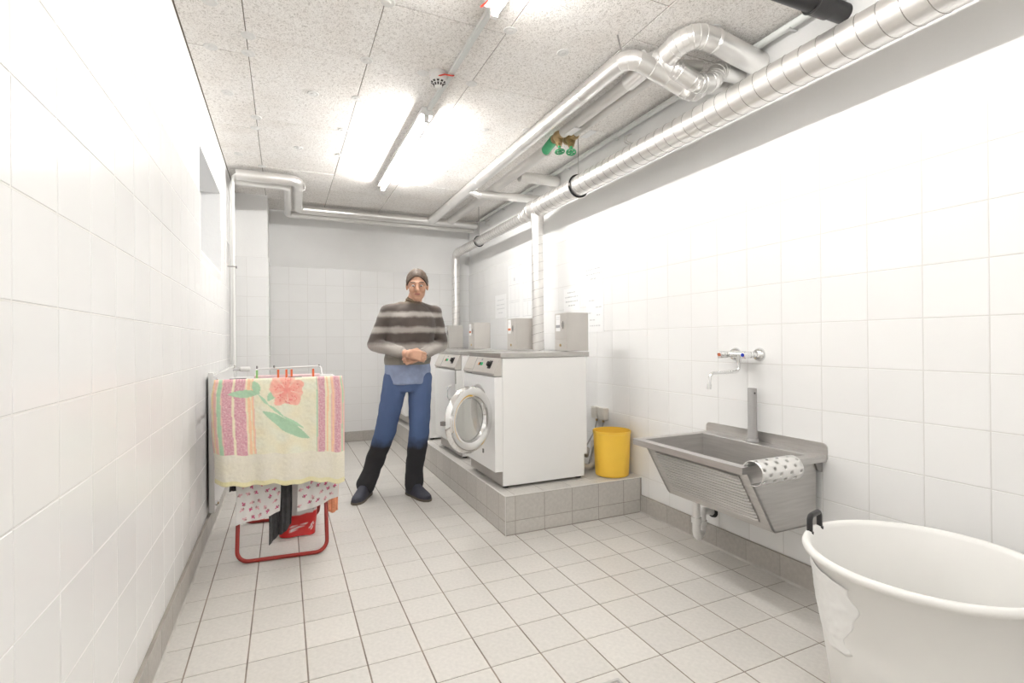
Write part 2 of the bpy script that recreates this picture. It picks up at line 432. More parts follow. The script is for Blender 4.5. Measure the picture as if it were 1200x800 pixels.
# ceiling: wood-wool slabs with dark joints
mb = MB().box((XL-0.3, YF-0.2, H+0.004), (XR+0.3, YB+0.2, H+0.15))
ceiling = tag(mb.build('ceiling', 'ceiling_gap', loc=(0, 0, H)), 'rough grey wood-wool panel ceiling with dark joints and round fixings', 'ceiling', kind='structure')
cols = [(XL, -0.16, 2.97), (-0.16, 0.42, 2.775), (0.42, 1.005, 2.27), (1.005, 1.60, 2.785), (1.60, XR, 2.05)]
for x0, x1, ph in cols:
    tiles(ceiling, (0, 0, H), (0,1,0), (1,0,0), lines(YF, YB, ph % 1.0, 1.0), [x0, x1], 'wood_wool', gap=0.004, th=0.02, ch=0.002, tilt=0.002, name='panel')
DISCS = [(-0.15,2.78),(-0.16,2.95),(-0.33,2.96),(0.41,2.77),(0.42,3.23),(0.17,3.27),(-0.16,3.76),(-0.3,3.46),(1.01,2.23),(1.01,2.78),(1.34,2.29),(0.39,3.75),(0.43,2.26),(1.31,3.35),(1.0,3.25),(0.11,4.22),(-0.32,4.54),(-0.17,3.95),(0.72,2.78),(-0.29,2.57),(1.59,3.23),(1.91,1.82),(-0.16,4.78),(0.42,4.25),(1.0,3.78),(1.3,4.3)]
dm = None
for dx, dy in DISCS:
    if dm is None:
        d = MB().lathe([(0.0,-0.006),(0.010,-0.006),(0.012,-0.004),(0.020,-0.003),(0.030,-0.004),(0.034,0.0)], n=20).build('fixing_disc', 'disc_plastic', smooth=True, loc=(0,0,0))
        dm = d.data; d.parent = ceiling; d.location = Vector((dx, dy, H)) - WL[ceiling]; WL[d] = Vector((dx,dy,H))
    else:
        d = bpy.data.objects.new('fixing_disc', dm); COL.objects.link(d); d.parent = ceiling; d.location = Vector((dx, dy, H)) - WL[ceiling]
    d.rotation_euler = (random.uniform(-.05,.05), random.uniform(-.05,.05), random.uniform(0,3))

# left wall with the window niche
NY0, NY1, NZ0, NZ1, ND = 3.41, 4.46, 1.70, 2.33, 0.30
s = XL-0.006
mb = MB()
mb.box((s-0.4, YF-0.2, -0.1), (s, NY0, H+0.1)).box((s-0.4, NY1, -0.1), (s, YB+0.2, H+0.1))
mb.box((s-0.4, NY0, -0.1), (s, NY1, NZ0)).box((s-0.4, NY0, NZ1), (s, NY1, H+0.1))
wall_left = tag(mb.build('wall_left', 'plaster', loc=(s, 0, 0)), 'white tiled wall on the left with a small window niche', 'wall', kind='structure')
mb = MB()
mb.box((s, YF, 0), (XL-0.0012, NY0-0.002, TILE_TOP+0.001)).box((s, NY0-0.002, 0), (XL-0.0012, NY1+0.002, NZ0-0.002)).box((s, NY1+0.002, 0), (XL-0.0012, YB, TILE_TOP+0.001))
mb.build('grout_bed', 'wall_grout', wall_left)
yl = lines(YF, YB, 0.168, 0.2)
yl = sorted(set([round(q, 4) for q in yl if abs(q-NY0) > 0.03 and abs(q-NY1) > 0.03] + [NY0, NY1])); 
rl = sorted(set(ROWS+[NZ0]))
rl = [r for r in ROWS]
tiles(wall_left, (XL, 0, 0), (0,1,0), (0,0,1), yl, rl, 'wall_tile', gap=0.003, ch=0.0014, solo=lambda u, v: 0.9 < u < 2.7,
      skip=lambda u, v: NY0 < u < NY1 and v > NZ0-0.06)
# niche lining and window
w1 = thing('window_1', 'small high basement window in a deep white niche on the left wall', 'window', (s-0.27, (NY0+NY1)/2, NZ0)); w1['kind'] = 'structure'
mb = MB()
for a, b in (((s-0.30, NY0, NZ0), (s-0.25, NY0+0.05, NZ1)), ((s-0.30, NY1-0.05, NZ0), (s-0.25, NY1, NZ1)), ((s-0.30, NY0+0.05, NZ0), (s-0.25, NY1-0.05, NZ0+0.05)), ((s-0.30, NY0+0.05, NZ1-0.05), (s-0.25, NY1-0.05, NZ1))): mb.box(a, b)
mb.build('window_frame', 'white_plastic', w1, bevel=0.003)
MB().box((s-0.282, NY0+0.05, NZ0+0.05), (s-0.276, NY1-0.05, NZ1-0.05)).build('pane', 'window_glass', w1)
MB().box((s-0.25, NY0, NZ0-0.0), (s+0.004, NY1, NZ0+0.02)).build('window_sill', 'plaster', w1, bevel=0.003)

# right wall
s = XR+0.006
wall_right = tag(MB().box((s, YF-0.2, -0.1), (s+0.3, YB+0.2, H+0.1)).build('wall_right', 'plaster', loc=(s, 0, 0)), 'white tiled wall on the right behind the sink and the machines', 'wall', kind='structure')
MB().box((XR+0.0012, YF, 0), (s, YB, TILE_TOP+0.001)).build('grout_bed', 'wall_grout', wall_right)
yr = lines(YF, YB, 0.109, 0.2)
tiles(wall_right, (XR, 0, 0), (0,-1,0), (0,0,1), [-q for q in reversed(yr)], ROWS, 'wall_tile', gap=0.003, ch=0.0014, solo=lambda u, v: 0.65 < -u < 5.2 and not (-u > 2.9 and v < 1.0))
# back wall and the boxed pillar in its corner
s = YB+0.006
wall_back = tag(MB().box((XL-0.3, s, -0.1), (XR+0.3, s+0.3, H+0.1)).build('wall_back', 'plaster', loc=(0.9, s, 0)), 'white tiled wall at the far end of the room', 'wall', kind='structure')
PLX, PLY = -0.14, 5.70
MB().box((PLX, YB+0.0012, 0), (XR, s, TILE_TOP+0.001)).build('grout_bed', 'wall_grout', wall_back)
tiles(wall_back, (0, YB, 0), (1,0,0), (0,0,1), lines(PLX, XR, 0.055, 0.1965), ROWS, 'wall_tile', gap=0.003, ch=0.0014)
wall_pillar = tag(MB().box((XL-0.005, PLY+0.006, 0), (PLX-0.006, YB, H)).build('wall_pillar', 'plaster', loc=(XL, PLY, 0)), 'white boxed pillar in the far left corner, tiled below', 'pillar', kind='structure')
MB().box((XL, PLY+0.0012, 0), (PLX-0.0012, YB, TILE_TOP+0.001)).build('grout_bed', 'wall_grout', wall_pillar)
tiles(wall_pillar, (0, PLY, 0), (1,0,0), (0,0,1), [XL, -0.34, PLX], ROWS, 'wall_tile', gap=0.003, ch=0.0014)
tiles(wall_pillar, (PLX, 0, 0), (0,1,0), (0,0,1), lines(PLY, YB, PLY, 0.2), ROWS, 'wall_tile', gap=0.003, ch=0.0014, solo=lambda u, v: False)
# wall behind the camera
wall_front = tag(MB().box((XL-0.3, YF-0.3, -0.1), (XR+0.3, YF, H+0.1)).build('wall_front', 'plaster', loc=(0.9, YF-0.3, 0)), 'plain white wall behind the camera', 'wall', kind='structure')

# skirting of grey tiles
BH = 0.118
def skirting(name, label, lo, hi, O, U, us, solo=None):
    b = tag(MB().box(lo, hi).build(name, 'plinth_grout', loc=((lo[0]+hi[0])/2, (lo[1]+hi[1])/2, 0)), label, 'skirting', kind='structure')
    tiles(b, O, U, (0,0,1), us, [0.004, BH], 'base_tile', gap=0.003, solo=solo)
    return b
skirting('baseboard_left', 'grey tile skirting along the left wall', (XL, YF, 0), (FX0-0.0012, PLY, BH-0.001), (FX0, 0, 0), (0,1,0), lines(YF, PLY, 0.04, 0.2), solo=lambda u, v: 1.5 < u < 4.0)
skirting('baseboard_right', 'grey tile skirting along the right wall under the sink', (FX1+0.0012, YF, 0), (XR, PY, BH-0.001), (FX1, 0, 0), (0,-1,0), [-q for q in reversed(lines(YF, PY, 0.12, 0.2))], solo=lambda u, v: -u > 0.9)
skirting('baseboard_back', 'grey tile skirting along the far wall', (PLX, YB-0.0108, 0), (PX, YB, BH-0.001), (0, YB-0.012, 0), (1,0,0), lines(PLX, PX, 0.055, 0.2))
# white sealant bead along the floor edges
MB().prism([(FX0-0.001,0.0005),(FX0+0.007,0.0005),(FX0-0.001,0.008)], 'y', YF, PLY)
tr = MB()
tr.add([(FX0,YF,0),(FX0+0.007,YF,0),(FX0,YF,0.008),(FX0,PLY,0),(FX0+0.007,PLY,0),(FX0,PLY,0.008)], [(0,1,2),(3,5,4),(1,4,5,2),(0,3,4,1),(0,2,5,3)])
tag(tr.build('trim_1', 'base_grout', loc=(FX0, 2, 0)), 'pale sealant bead along the foot of the left skirting', 'trim', kind='structure')
tr = MB()
tr.add([(FX1,YF,0),(FX1-0.007,YF,0),(FX1,YF,0.008),(FX1,PY,0),(FX1-0.007,PY,0),(FX1,PY,0.008)], [(0,1,2),(3,5,4),(1,4,5,2),(0,3,4,1),(0,2,5,3)])
tag(tr.build('trim_2', 'base_grout', loc=(FX1, 2, 0)), 'pale sealant bead along the foot of the right skirting', 'trim', kind='structure')

# plinth for the machines
plinth = tag(MB().box((PX+0.0012, PY+0.0012, 0), (XR, YB, PT-0.0012)).build('plinth', 'plinth_grout', loc=(PX, PY, 0)), 'low grey-tiled plinth carrying the row of washing machines', 'plinth', kind='structure')
zr = [0.004, 0.085, PT-0.006]
tiles(plinth, (0, PY, 0), (1,0,0), (0,0,1), lines(PX+0.004, XR-0.012, 1.27, 0.2), zr, 'plinth_tile', gap=0.004)
tiles(plinth, (PX, 0, 0), (0,-1,0), (0,0,1), [-q for q in reversed(lines(PY+0.004, YB-0.012, 0.0886, 0.2))], zr, 'plinth_tile', gap=0.004)
tiles(plinth, (0, 0, PT), (1,0,0), (0,1,0), lines(PX+0.006, XR, 1.27, 0.2), lines(PY+0.006, YB, 0.0886, 0.2), 'floor_tile', gap=0.003, solo=lambda u, v: v < 4.3 or u < 1.3)
mb = MB().box((PX-0.001, PY-0.001, PT-0.005), (PX+0.006, YB, PT+0.001)).box((PX+0.006, PY-0.001, PT-0.005), (XR, PY+0.006, PT+0.001)).box((PX-0.001, PY-0.001, 0), (PX+0.004, PY+0.004, PT-0.005))
mb.build('edge_strip', 'edge_strip', plinth)

# small square floor drain
dr = thing('floor_drain', 'small square metal floor drain at the front of the tiled floor', 'drain', (0.986, 1.386, 0))
mb = MB()
for a, b in (((0.926,1.326,0.0),(1.046,1.336,0.003)), ((0.926,1.436,0.0),(1.046,1.446,0.003)), ((0.926,1.336,0.0),(0.936,1.436,0.003)), ((1.036,1.336,0.0),(1.046,1.436,0.003))): mb.box(a, b)
mb.build('drain_frame', 'steel', dr)
MB().box((0.936,1.336,0.0),(1.036,1.436,0.0015)).build('drain_plate', 'steel_lid', dr)
for k in range(5):
    MB().box((0.948, 1.35+0.017*k, 0.0015), (1.024, 1.356+0.017*k, 0.0021)).build('slot', 'dark_hole', dr)

# ================================================================== CEILING LIGHTS
def batten(y0, y1, label, lm='tube_light'):
    t = thing('ceiling_light', label, 'lamp', (0.845, (y0+y1)/2, H), 'fluorescent battens on the ceiling')
    x = 0.845
    MB().prism([(x-0.030, H), (x-0.043, H-0.046), (x-0.040, H-0.050), (x+0.040, H-0.050), (x+0.043, H-0.046), (x+0.030, H)], 'y', y0, y1).build('batten', 'lamp_body', t, bevel=0.002)
    for y in (y0+0.004, y1-0.026):
        MB().box((x-0.016, y, H-0.098), (x+0.016, y+0.022, H-0.05)).build('lampholder', 'lamp_body', t, bevel=0.004)
    MB().cyl((x, y0+0.026, H-0.077), (x, y1-0.026, H-0.077), 0.016, n=20).build('tube', lm, t, smooth=True)
batten(3.17, 4.78, 'lit fluorescent tube batten on the ceiling above the standing person')
batten(0.44, 2.05, 'lit fluorescent tube batten cut by the top edge of the picture', 'tube_light_dimmed')
batten(-2.29, -0.68, 'added fluorescent fill batten on the ceiling behind the camera, out of view', 'tube_light_fill')  # unseen lamp added to brighten surfaces that face the camera
t = thing('cable_channel', 'grey cable channel on the ceiling between the two light battens', 'conduit', (0.86, 2.6, H))
MB().box((0.846, 2.05, H-0.02), (0.876, 3.17, H)).build('channel', 'conduit_plastic', t, bevel=0.002)
MB().box((0.853, 2.05, H-0.023), (0.869, 3.17, H-0.02)).build('cover', 'conduit_plastic', t)
# smoke detector
t = thing('smoke_detector', 'white cone-shaped smoke detector with dark slots on the ceiling', 'detector', (0.80, 2.75, H))
c = (0.80, 2.75, H)
MB().lathe([(0.0,-0.012),(0.052,-0.012),(0.054,-0.004),(0.054,0.0)], c, 28).build('base', 'white_plastic', t, smooth=True)
hd = MB().lathe([(0.0,-0.085),(0.012,-0.085),(0.018,-0.078),(0.030,-0.055),(0.046,-0.045),(0.048,-0.02),(0.047,-0.012)], c, 28).build('head', 'white_plastic', t, smooth=True)
for k in range(10):
    a = 2*PI*k/10
    r0, r1 = 0.0355, 0.024
    for (ra, za, rb, zb) in ((0.0405,-0.0505,0.0315,-0.0565), (0.0290,-0.0605,0.0225,-0.0720)):
        mb = MB(); w = 0.17
        vs = [Vector(c)+Vector((r*math.cos(a+d)*1.02, r*math.sin(a+d)*1.02, z)) for r, z, d in ((ra,za,-w),(ra,za,w),(rb,zb,w),(rb,zb,-w))]
        n = Vector((math.cos(a)*0.7, math.sin(a)*0.7, -0.7))*0.0012
        mb.rings([[v - n for v in vs], [v + n for v in vs]]); mb.build('slot', 'dark_hole', hd)
tag(MB().sweep(fillet([(0.755,2.75,H-0.02),(0.77,2.72,H-0.04),(0.82,2.69,H-0.03),(0.86,2.68,H-0.035),(0.875,2.70,H-0.02)], 0.02), 0.004, 8).build('red_cable', 'cable_red', smooth=True), 'short red cable looping beside the smoke detector', 'cable')
tag(MB().sweep(fillet([(0.81,2.07,H-0.03),(0.79,2.06,H-0.05),(0.80,2.0,H-0.06),(0.81,1.9,H-0.05)], 0.02), 0.004, 8).build('red_cable', 'cable_red', smooth=True), 'red cable beside the end of the nearer light batten', 'cable')

# ================================================================== DUCTS
def helix(mb, p0, p1, R, pitch, r, n=28, m=5):
    p0, p1 = Vector(p0), Vector(p1); a = (p1-p0); L = a.length; a.normalize(); u = a.orthogonal().normalized(); w = a.cross(u)
    turns = L/pitch; k = int(turns*n)
    pts = [p0 + a*(L*i/k) + (u*math.cos(2*PI*turns*i/k) + w*math.sin(2*PI*turns*i/k))*R for i in range(k+1)]
    mb.sweep(pts, r, m)
DX, DZ = 1.99, 2.315
dt = thing('spiral_duct', 'large galvanised spiral air duct running along the right wall under the ceiling', 'duct', (DX, 3.0, DZ))
MB().cyl((DX, YF, DZ), (DX, 3.80, DZ), 0.074, n=40).build('duct_run', 'galv', dt, smooth=True)
mb = MB(); helix(mb, (DX, YF, DZ), (DX, 3.78, DZ), 0.0738, 0.0735, 0.0017); mb.build('spiral_seam', 'seam_metal', dt, smooth=True)
ZS = 2.295
MB().cyl((DX, 3.80, DZ), (DX, 3.93, DZ), 0.079, n=40).build('tee_body', 'galv', dt, smooth=True)
MB().cyl((DX, 3.86, DZ-0.02), (DX, 3.86, DZ-0.135), 0.062, 0.054, n=32).build('tee_branch', 'galv', dt, smooth=True)
MB().lathe([(0.079,3.93),(0.076,3.97),(0.055,4.05),(0.055,4.12)], (DX, 0, ZS+0.01), 36, 'y').build('reducer', 'galv', dt, smooth=True)
for y, r, z in ((3.80,0.081,DZ),(3.93,0.081,DZ),(4.0,0.071,ZS+.012),(4.06,0.058,ZS+.008),(4.12,0.058,ZS+.004)):
    MB().torus((DX, y, z), (0,1,0), r-0.002, 0.004, 36, 8).build('collar', 'galv', dt, smooth=True)
sd = MB().sweep(fillet([(DX, 4.08, ZS), (DX, 6.12, ZS), (DX, 6.12, 2.10)], 0.10, 6), 0.050, 32).build('small_duct', 'galv', dt, smooth=True)
mb = MB(); helix(mb, (DX, 4.12, ZS), (DX, 5.98, ZS), 0.0497, 0.055, 0.0013, 24); mb.build('spiral_seam', 'seam_metal', dt, smooth=True)
MB().torus((DX, 6.0, ZS), (0,1,0), 0.051, 0.004).build('collar', 'galv', dt, smooth=True)
MB().torus((DX, 6.12, 2.16), (0,0,1), 0.051, 0.004).build('collar', 'galv', dt, smooth=True)
def drop(y, z0, z1, label):
    t = thing('duct_drop', label, 'duct', (DX, y, z0), 'vertical duct drops behind the machines')
    MB().cyl((DX, y, z0), (DX, y, z1), 0.0495, n=32).build('duct_run', 'galv', t, smooth=True)
    mb = MB(); helix(mb, (DX, y, z0), (DX, y, z1-0.06), 0.0492, 0.075, 0.0013, 24); mb.build('spiral_seam', 'seam_metal', t, smooth=True)
    MB().cyl((DX, y, z1-0.05), (DX, y, z1), 0.0525, n=32).build('sleeve', 'galv', t, smooth=True)
drop(3.86, 0.30, DZ-0.13, 'slim vertical spiral duct dropping behind the two nearest washing machines')
drop(6.12, 0.30, 2.10, 'slim vertical spiral duct in the far right corner')
for y, R, z, lab in ((3.19, 0.0765, DZ, 'black-lined ring clamp on a rod around the thick part of the duct'), (5.28, 0.0525, ZS, 'black-lined ring clamp on a rod around the thin far part of the duct')):
    t = thing('duct_clamp', lab, 'clamp', (DX, y, z), 'ring clamps holding the duct')
    MB().torus((DX, y, z), (0,1,0), R+0.004, 0.0065, 40, 8).build('rubber_liner', 'black_rubber', t, smooth=True)
    MB().torus((DX, y+0.010, z), (0,1,0), R+0.008, 0.004, 40, 8).build('steel_band', 'alu', t, smooth=True)
    MB().cyl((DX, y, z+R+0.008), (DX, y, H), 0.003, n=8).build('rod', 'seam_metal', t, smooth=True)
    for sg in (-1, 1): MB().box((DX+sg*(R+0.006)-0.008, y-0.008, z-0.012), (DX+sg*(R+0.006)+0.008, y+0.012, z+0.012)).build('bolt_lug', 'seam_metal', t, bevel=0.002)

# ================================================================== PIPES
def pipe(name, label, pts, r, mat='pvc_grey', rad=None, joints=(), jr=None, cat='pipe', n=20, group=None):
    path = fillet(pts, rad or r*1.6, 7)
    t = thing(name, label, cat, pts[0], group)
    MB().sweep(path, r, n).build('jacket', mat, t, smooth=True)
    for p, d in joints:
        MB().torus(p, d, r+0.0005, jr or 0.0022, 28, 6).build('joint_ring', mat, t, smooth=True)
    return t
def arc_joints(pts, rad, r):
    """rings along every filleted bend"""
    path = fillet(pts, rad, 6); out = []
    for i in range(1, len(path)-1):
        a, b, c = path[i-1], path[i], path[i+1]
        if ((b-a).length < rad*0.75 or (c-b).length < rad*0.75): out.append((b, (c-a).normalized()))
    return out
PZ = 2.60
P1 = [(1.59, 5.79, PZ), (1.59, 2.08, PZ), (1.98, 2.03, 2.47), (2.06, 2.05, 2.56), (XR, 2.06, 2.59)]
pipe('insulated_pipe', 'thick pale jacketed pipe along the ceiling, leftmost of the pipe bundle', [P1[0], (1.59, 2.24, PZ)], 0.045, 'alu', 0.02, joints=[((1.59, y, PZ), (0,1,0)) for y in (5.0, 4.2, 3.3, 2.5)])
bpath = [(1.59, 2.26, PZ), (1.59, 2.06, PZ), (1.99, 2.035, 2.475), (2.075, 2.045, 2.545), (XR, 2.06, 2.578)]
pipe('pipe_elbow', 'segmented aluminium elbow running down from the bundle to the lowest wall hole', bpath, 0.047, 'alu', 0.085, joints=arc_joints(bpath, 0.085, 0.047)[1::2] + [(Vector((1.67,2.055,2.575)).lerp(Vector((1.99,2.035,2.475)), f), (0.4,-0.025,-0.125)) for f in (0.15, 0.45, 0.75)])
ub = [(1.75, 2.28, PZ), (1.755, 2.02, PZ+0.02), (1.82, 1.97, 2.53), (1.93, 1.95, 2.475), (2.03, 1.94, 2.50), (2.06, 1.94, 2.57), (XR, 1.945, 2.578)]
pipe('pipe_bend', 'segmented aluminium U-bend pipe dipping between two wall holes', ub, 0.046, 'alu', 0.08, joints=arc_joints(ub, 0.08, 0.046)[::2])
cb = [(1.735, 1.955, 2.575), (1.745, 1.87, 2.60), (1.80, 1.815, 2.615), (1.90, 1.81, 2.61), (XR, 1.82, 2.572)]
pipe('pipe_bend', 'widest segmented aluminium pipe bend entering the wall beside the conduit', cb, 0.056, 'alu', 0.10, joints=arc_joints(cb, 0.1, 0.056)[::2])
pipe('insulated_pipe', 'jacketed pipe second in the bundle, between the valves and the bends', [(1.755, 3.0, PZ), (1.755, 2.26, PZ)], 0.035, 'pvc_grey')
pipe('insulated_pipe', 'thin jacketed pipe of the bundle nearest the right wall', [(1.85, 3.0, PZ+0.01), (1.85, 2.05, PZ+0.01), (2.0, 1.99, PZ)], 0.026, 'pvc_grey', 0.04)
pipe('bare_pipe', 'slim bare pipe tucked between the jacketed pipes of the bundle', [(1.675, 3.6, PZ+0.03), (1.675, 2.05, PZ+0.03)], 0.014, 'pvc_grey')
pipe('insulated_pipe', 'jacketed pipe from the green valves to the far cross pipe', [(1.80, 3.33, PZ), (1.80, 5.70, PZ)], 0.042, 'pvc_grey', joints=[((1.80, 4.3, PZ), (0,1,0))])
pipe('insulated_pipe', 'short thick jacketed branch pipe ending at the right wall', [(1.845, 3.90, 2.583), (XR, 3.90, 2.583)], 0.044, 'pvc_grey', joints=[((2.0, 3.9, 2.583), (1,0,0))])
eb = [(1.60, 4.50, 2.605), (1.60, 4.42, 2.575), (1.66, 4.38, 2.535), (XR, 4.25, 2.515)]
pipe('insulated_pipe', 'white angled pipe crossing from the bundle to the right wall above the duct tee', eb, 0.036, 'alu', 0.06, joints=arc_joints(eb, 0.06, 0.036)[::3])
# cross pipes along the far wall and the loop on the left
L1 = [(-0.36, 4.84, 2.605), (0.12, 4.84, 2.605), (0.14, 5.84, 2.605), (XR-0.05, 5.84, 2.605)]
pipe('insulated_pipe', 'thick jacketed pipe stepping across the ceiling at the far left then along the far wall', L1, 0.046, 'alu', 0.07, joints=[((-0.05,4.84,2.605),(1,0,0)), ((0.06,4.84,2.605),(1,0,0)), ((0.14,5.0,2.605),(0,1,0)), ((1.0,5.84,2.605),(1,0,0))])
L2 = [(-0.37, 4.945, 2.575), (0.035, 4.945, 2.575), (0.045, 5.945, 2.565), (XR-0.06, 5.945, 2.565)]
pipe('insulated_pipe', 'thinner jacketed pipe below and beside the thick one on the far wall', L2, 0.033, 'pvc_grey', 0.05, joints=[((-0.02,4.945,2.575),(1,0,0))])
MBp = MB()
rz = fillet([(-0.39, 4.90, 0.985), (-0.39, 4.90, 2.605), (-0.34, 4.84, 2.605)], 0.06, 8)
tag(MB().sweep(rz, 0.0135, 16).build('riser_pipe', 'radiator', smooth=True), 'slim white vertical heating pipe above the radiator valve', 'pipe')
tag(MB().sweep(fillet([(-0.415, 4.98, 0.30), (-0.415, 4.98, 2.575), (-0.36, 4.945, 2.575)], 0.06, 8), 0.0125, 16).build('riser_pipe', 'radiator', smooth=True), 'second slim white heating pipe hidden close behind the first, at the wall', 'pipe')
t = thing('pipe_clip', 'small metal pipe clip fixing the white vertical pipe to the left wall', 'clip', (-0.39, 4.90, 1.83))
MB().cyl((XL, 4.90, 1.83), (-0.40, 4.90, 1.83), 0.004, n=8).build('stem', 'seam_metal', t)
MB().torus((-0.39, 4.90, 1.83), (0,0,1), 0.0165, 0.004, 20, 6).build('ring', 'seam_metal', t, smooth=True)
MB().box((-0.372, 4.885, 1.815), (-0.362, 4.90, 1.835)).build('screw', 'steel_dark', t)
# conduit in the ceiling corner with clips
t = thing('conduit', 'pale plastic conduit pipe in the corner of ceiling and right wall', 'conduit', (2.185, 2.5, 2.65))
MB().cyl((2.187, YF, 2.648), (2.187, 5.75, 2.648), 0.018, n=16).build('tube', 'conduit_plastic', t, smooth=True)
for y in (0.8, 1.62, 2.35, 3.02, 3.7, 4.4, 5.1, 5.68):
    MB().box((2.165, y-0.008, 2.626), (XR+0.004, y+0.008, 2.634)).build('clip', 'conduit_plastic', t, bevel=0.002)
for y in (2.06, 2.88, 3.98, 5.55):
    c = thing('pipe_bracket', {2.06: 'dull metal bracket on the wall just below the segmented bends', 2.88: 'dull metal bracket hanging under the conduit near the green valves', 3.98: 'dull metal bracket on the wall under the short branch pipe', 5.55: 'dull metal bracket on the wall at the far end of the conduit'}[y], 'bracket', (2.2, y, 2.56), 'wall brackets under the conduit')
    for d in (-0.012, 0.012):
        MB().sweep(fillet([(XR+0.004, y+d, 2.615), (2.185, y+d, 2.60), (2.18, y+d, 2.56), (XR+0.004, y+d, 2.55)], 0.012), 0.004, 8).build('prong', 'pvc_grey', c, smooth=True)
bp = thing('black_pipe', 'black plastic waste pipe entering the right wall at the top edge of the picture', 'pipe', (2.0, 1.41, 2.6))
MB().cyl((1.45, 1.42, 2.583), (XR+0.01, 1.40, 2.583), 0.040, n=28).build('tube', 'black_plastic', bp, smooth=True)
MB().cyl((2.03, 1.407, 2.583), (2.13, 1.403, 2.583), 0.0455, n=28).build('socket', 'black_plastic', bp, smooth=True)
MB().torus((2.03, 1.407, 2.583), (1,0,0), 0.042, 0.006, 28, 8).build('lip', 'black_plastic', bp, smooth=True)
# gate valves
def gate_valve(x, y, wx, wy, wz, label):
    t = thing('gate_valve', label, 'valve', (x, y, PZ), 'brass valves with green handwheels')
    MB().lathe([(0.0,-0.07),(0.026,-0.07),(0.031,-0.06),(0.031,-0.044),(0.024,-0.04),(0.037,-0.012),(0.037,0.012),(0.024,0.04),(0.031,0.044),(0.031,0.06),(0.026,0.07),(0,0.07)], (x, y, PZ), 6*3, 'y').build('body', 'brass', t, smooth=True)
    a = Vector((x, y, PZ-0.01)); b = Vector((wx, wy, wz)); d = (b-a).normalized()
    MB().cyl(a, a+d*0.050, 0.034, 0.024, 18).build('bonnet', 'brass', t, smooth=True)
    MB().cyl(a+d*0.045, a+d*0.064, 0.019, n=6).build('packing_nut', 'brass', t)
    MB().cyl(a+d*0.06, b, 0.0075, n=10).build('stem', 'brass', t, smooth=True)
    MB().cyl(a+d*0.066, a+d*0.080, 0.0105, n=12).build('collar', 'tape_green', t, smooth=True)
    w = MB().torus(b, d, 0.031, 0.0055, 24, 8); wo = w.build('handwheel', 'valve_green', t, smooth=True)
    u = d.orthogonal().normalized(); v = d.cross(u)
    for k in range(5):
        q = u*math.cos(2*PI*k/5)+v*math.sin(2*PI*k/5)
        MB().cyl(b, b+q*0.030, 0.005, n=8).build('spoke', 'valve_green', wo)
    MB().cyl(b-d*0.006, b+d*0.006, 0.011, n=12).build('hub', 'valve_green', wo, smooth=True)
gate_valve(1.755, 3.07, 1.753, 3.05, 2.485, 'brass valve with green handwheel, left of the pair on the ceiling pipes')
gate_valve(1.85, 3.06, 1.832, 3.03, 2.487, 'brass valve with green handwheel, right of the pair on the ceiling pipes')
pipe('taped_pipe', 'green-wrapped pipe stub behind the brass valves', [(1.80, 3.36, PZ), (1.775, 3.24, PZ), (1.755, 3.13, PZ)], 0.034, 'tape_green', 0.05)
for x, lab in ((1.72, 'white paper tag on the pipe beside the left brass valve'), (1.84, 'white paper tag on the pipe beside the right brass valve')):
    tag(MB().box((x, 2.80, PZ-0.05), (x+0.05, 2.92, PZ-0.047)).build('pipe_tag', 'label_white'), lab, 'tag', 'tags on the ceiling pipes')
tag(MB().cyl((1.51, 2.05, H), (1.545, 2.07, PZ+0.02), 0.004, n=8).build('hanger_rod', 'seam_metal'), 'short metal hanger rod at the bend of the leftmost bundle pipe', 'rod')

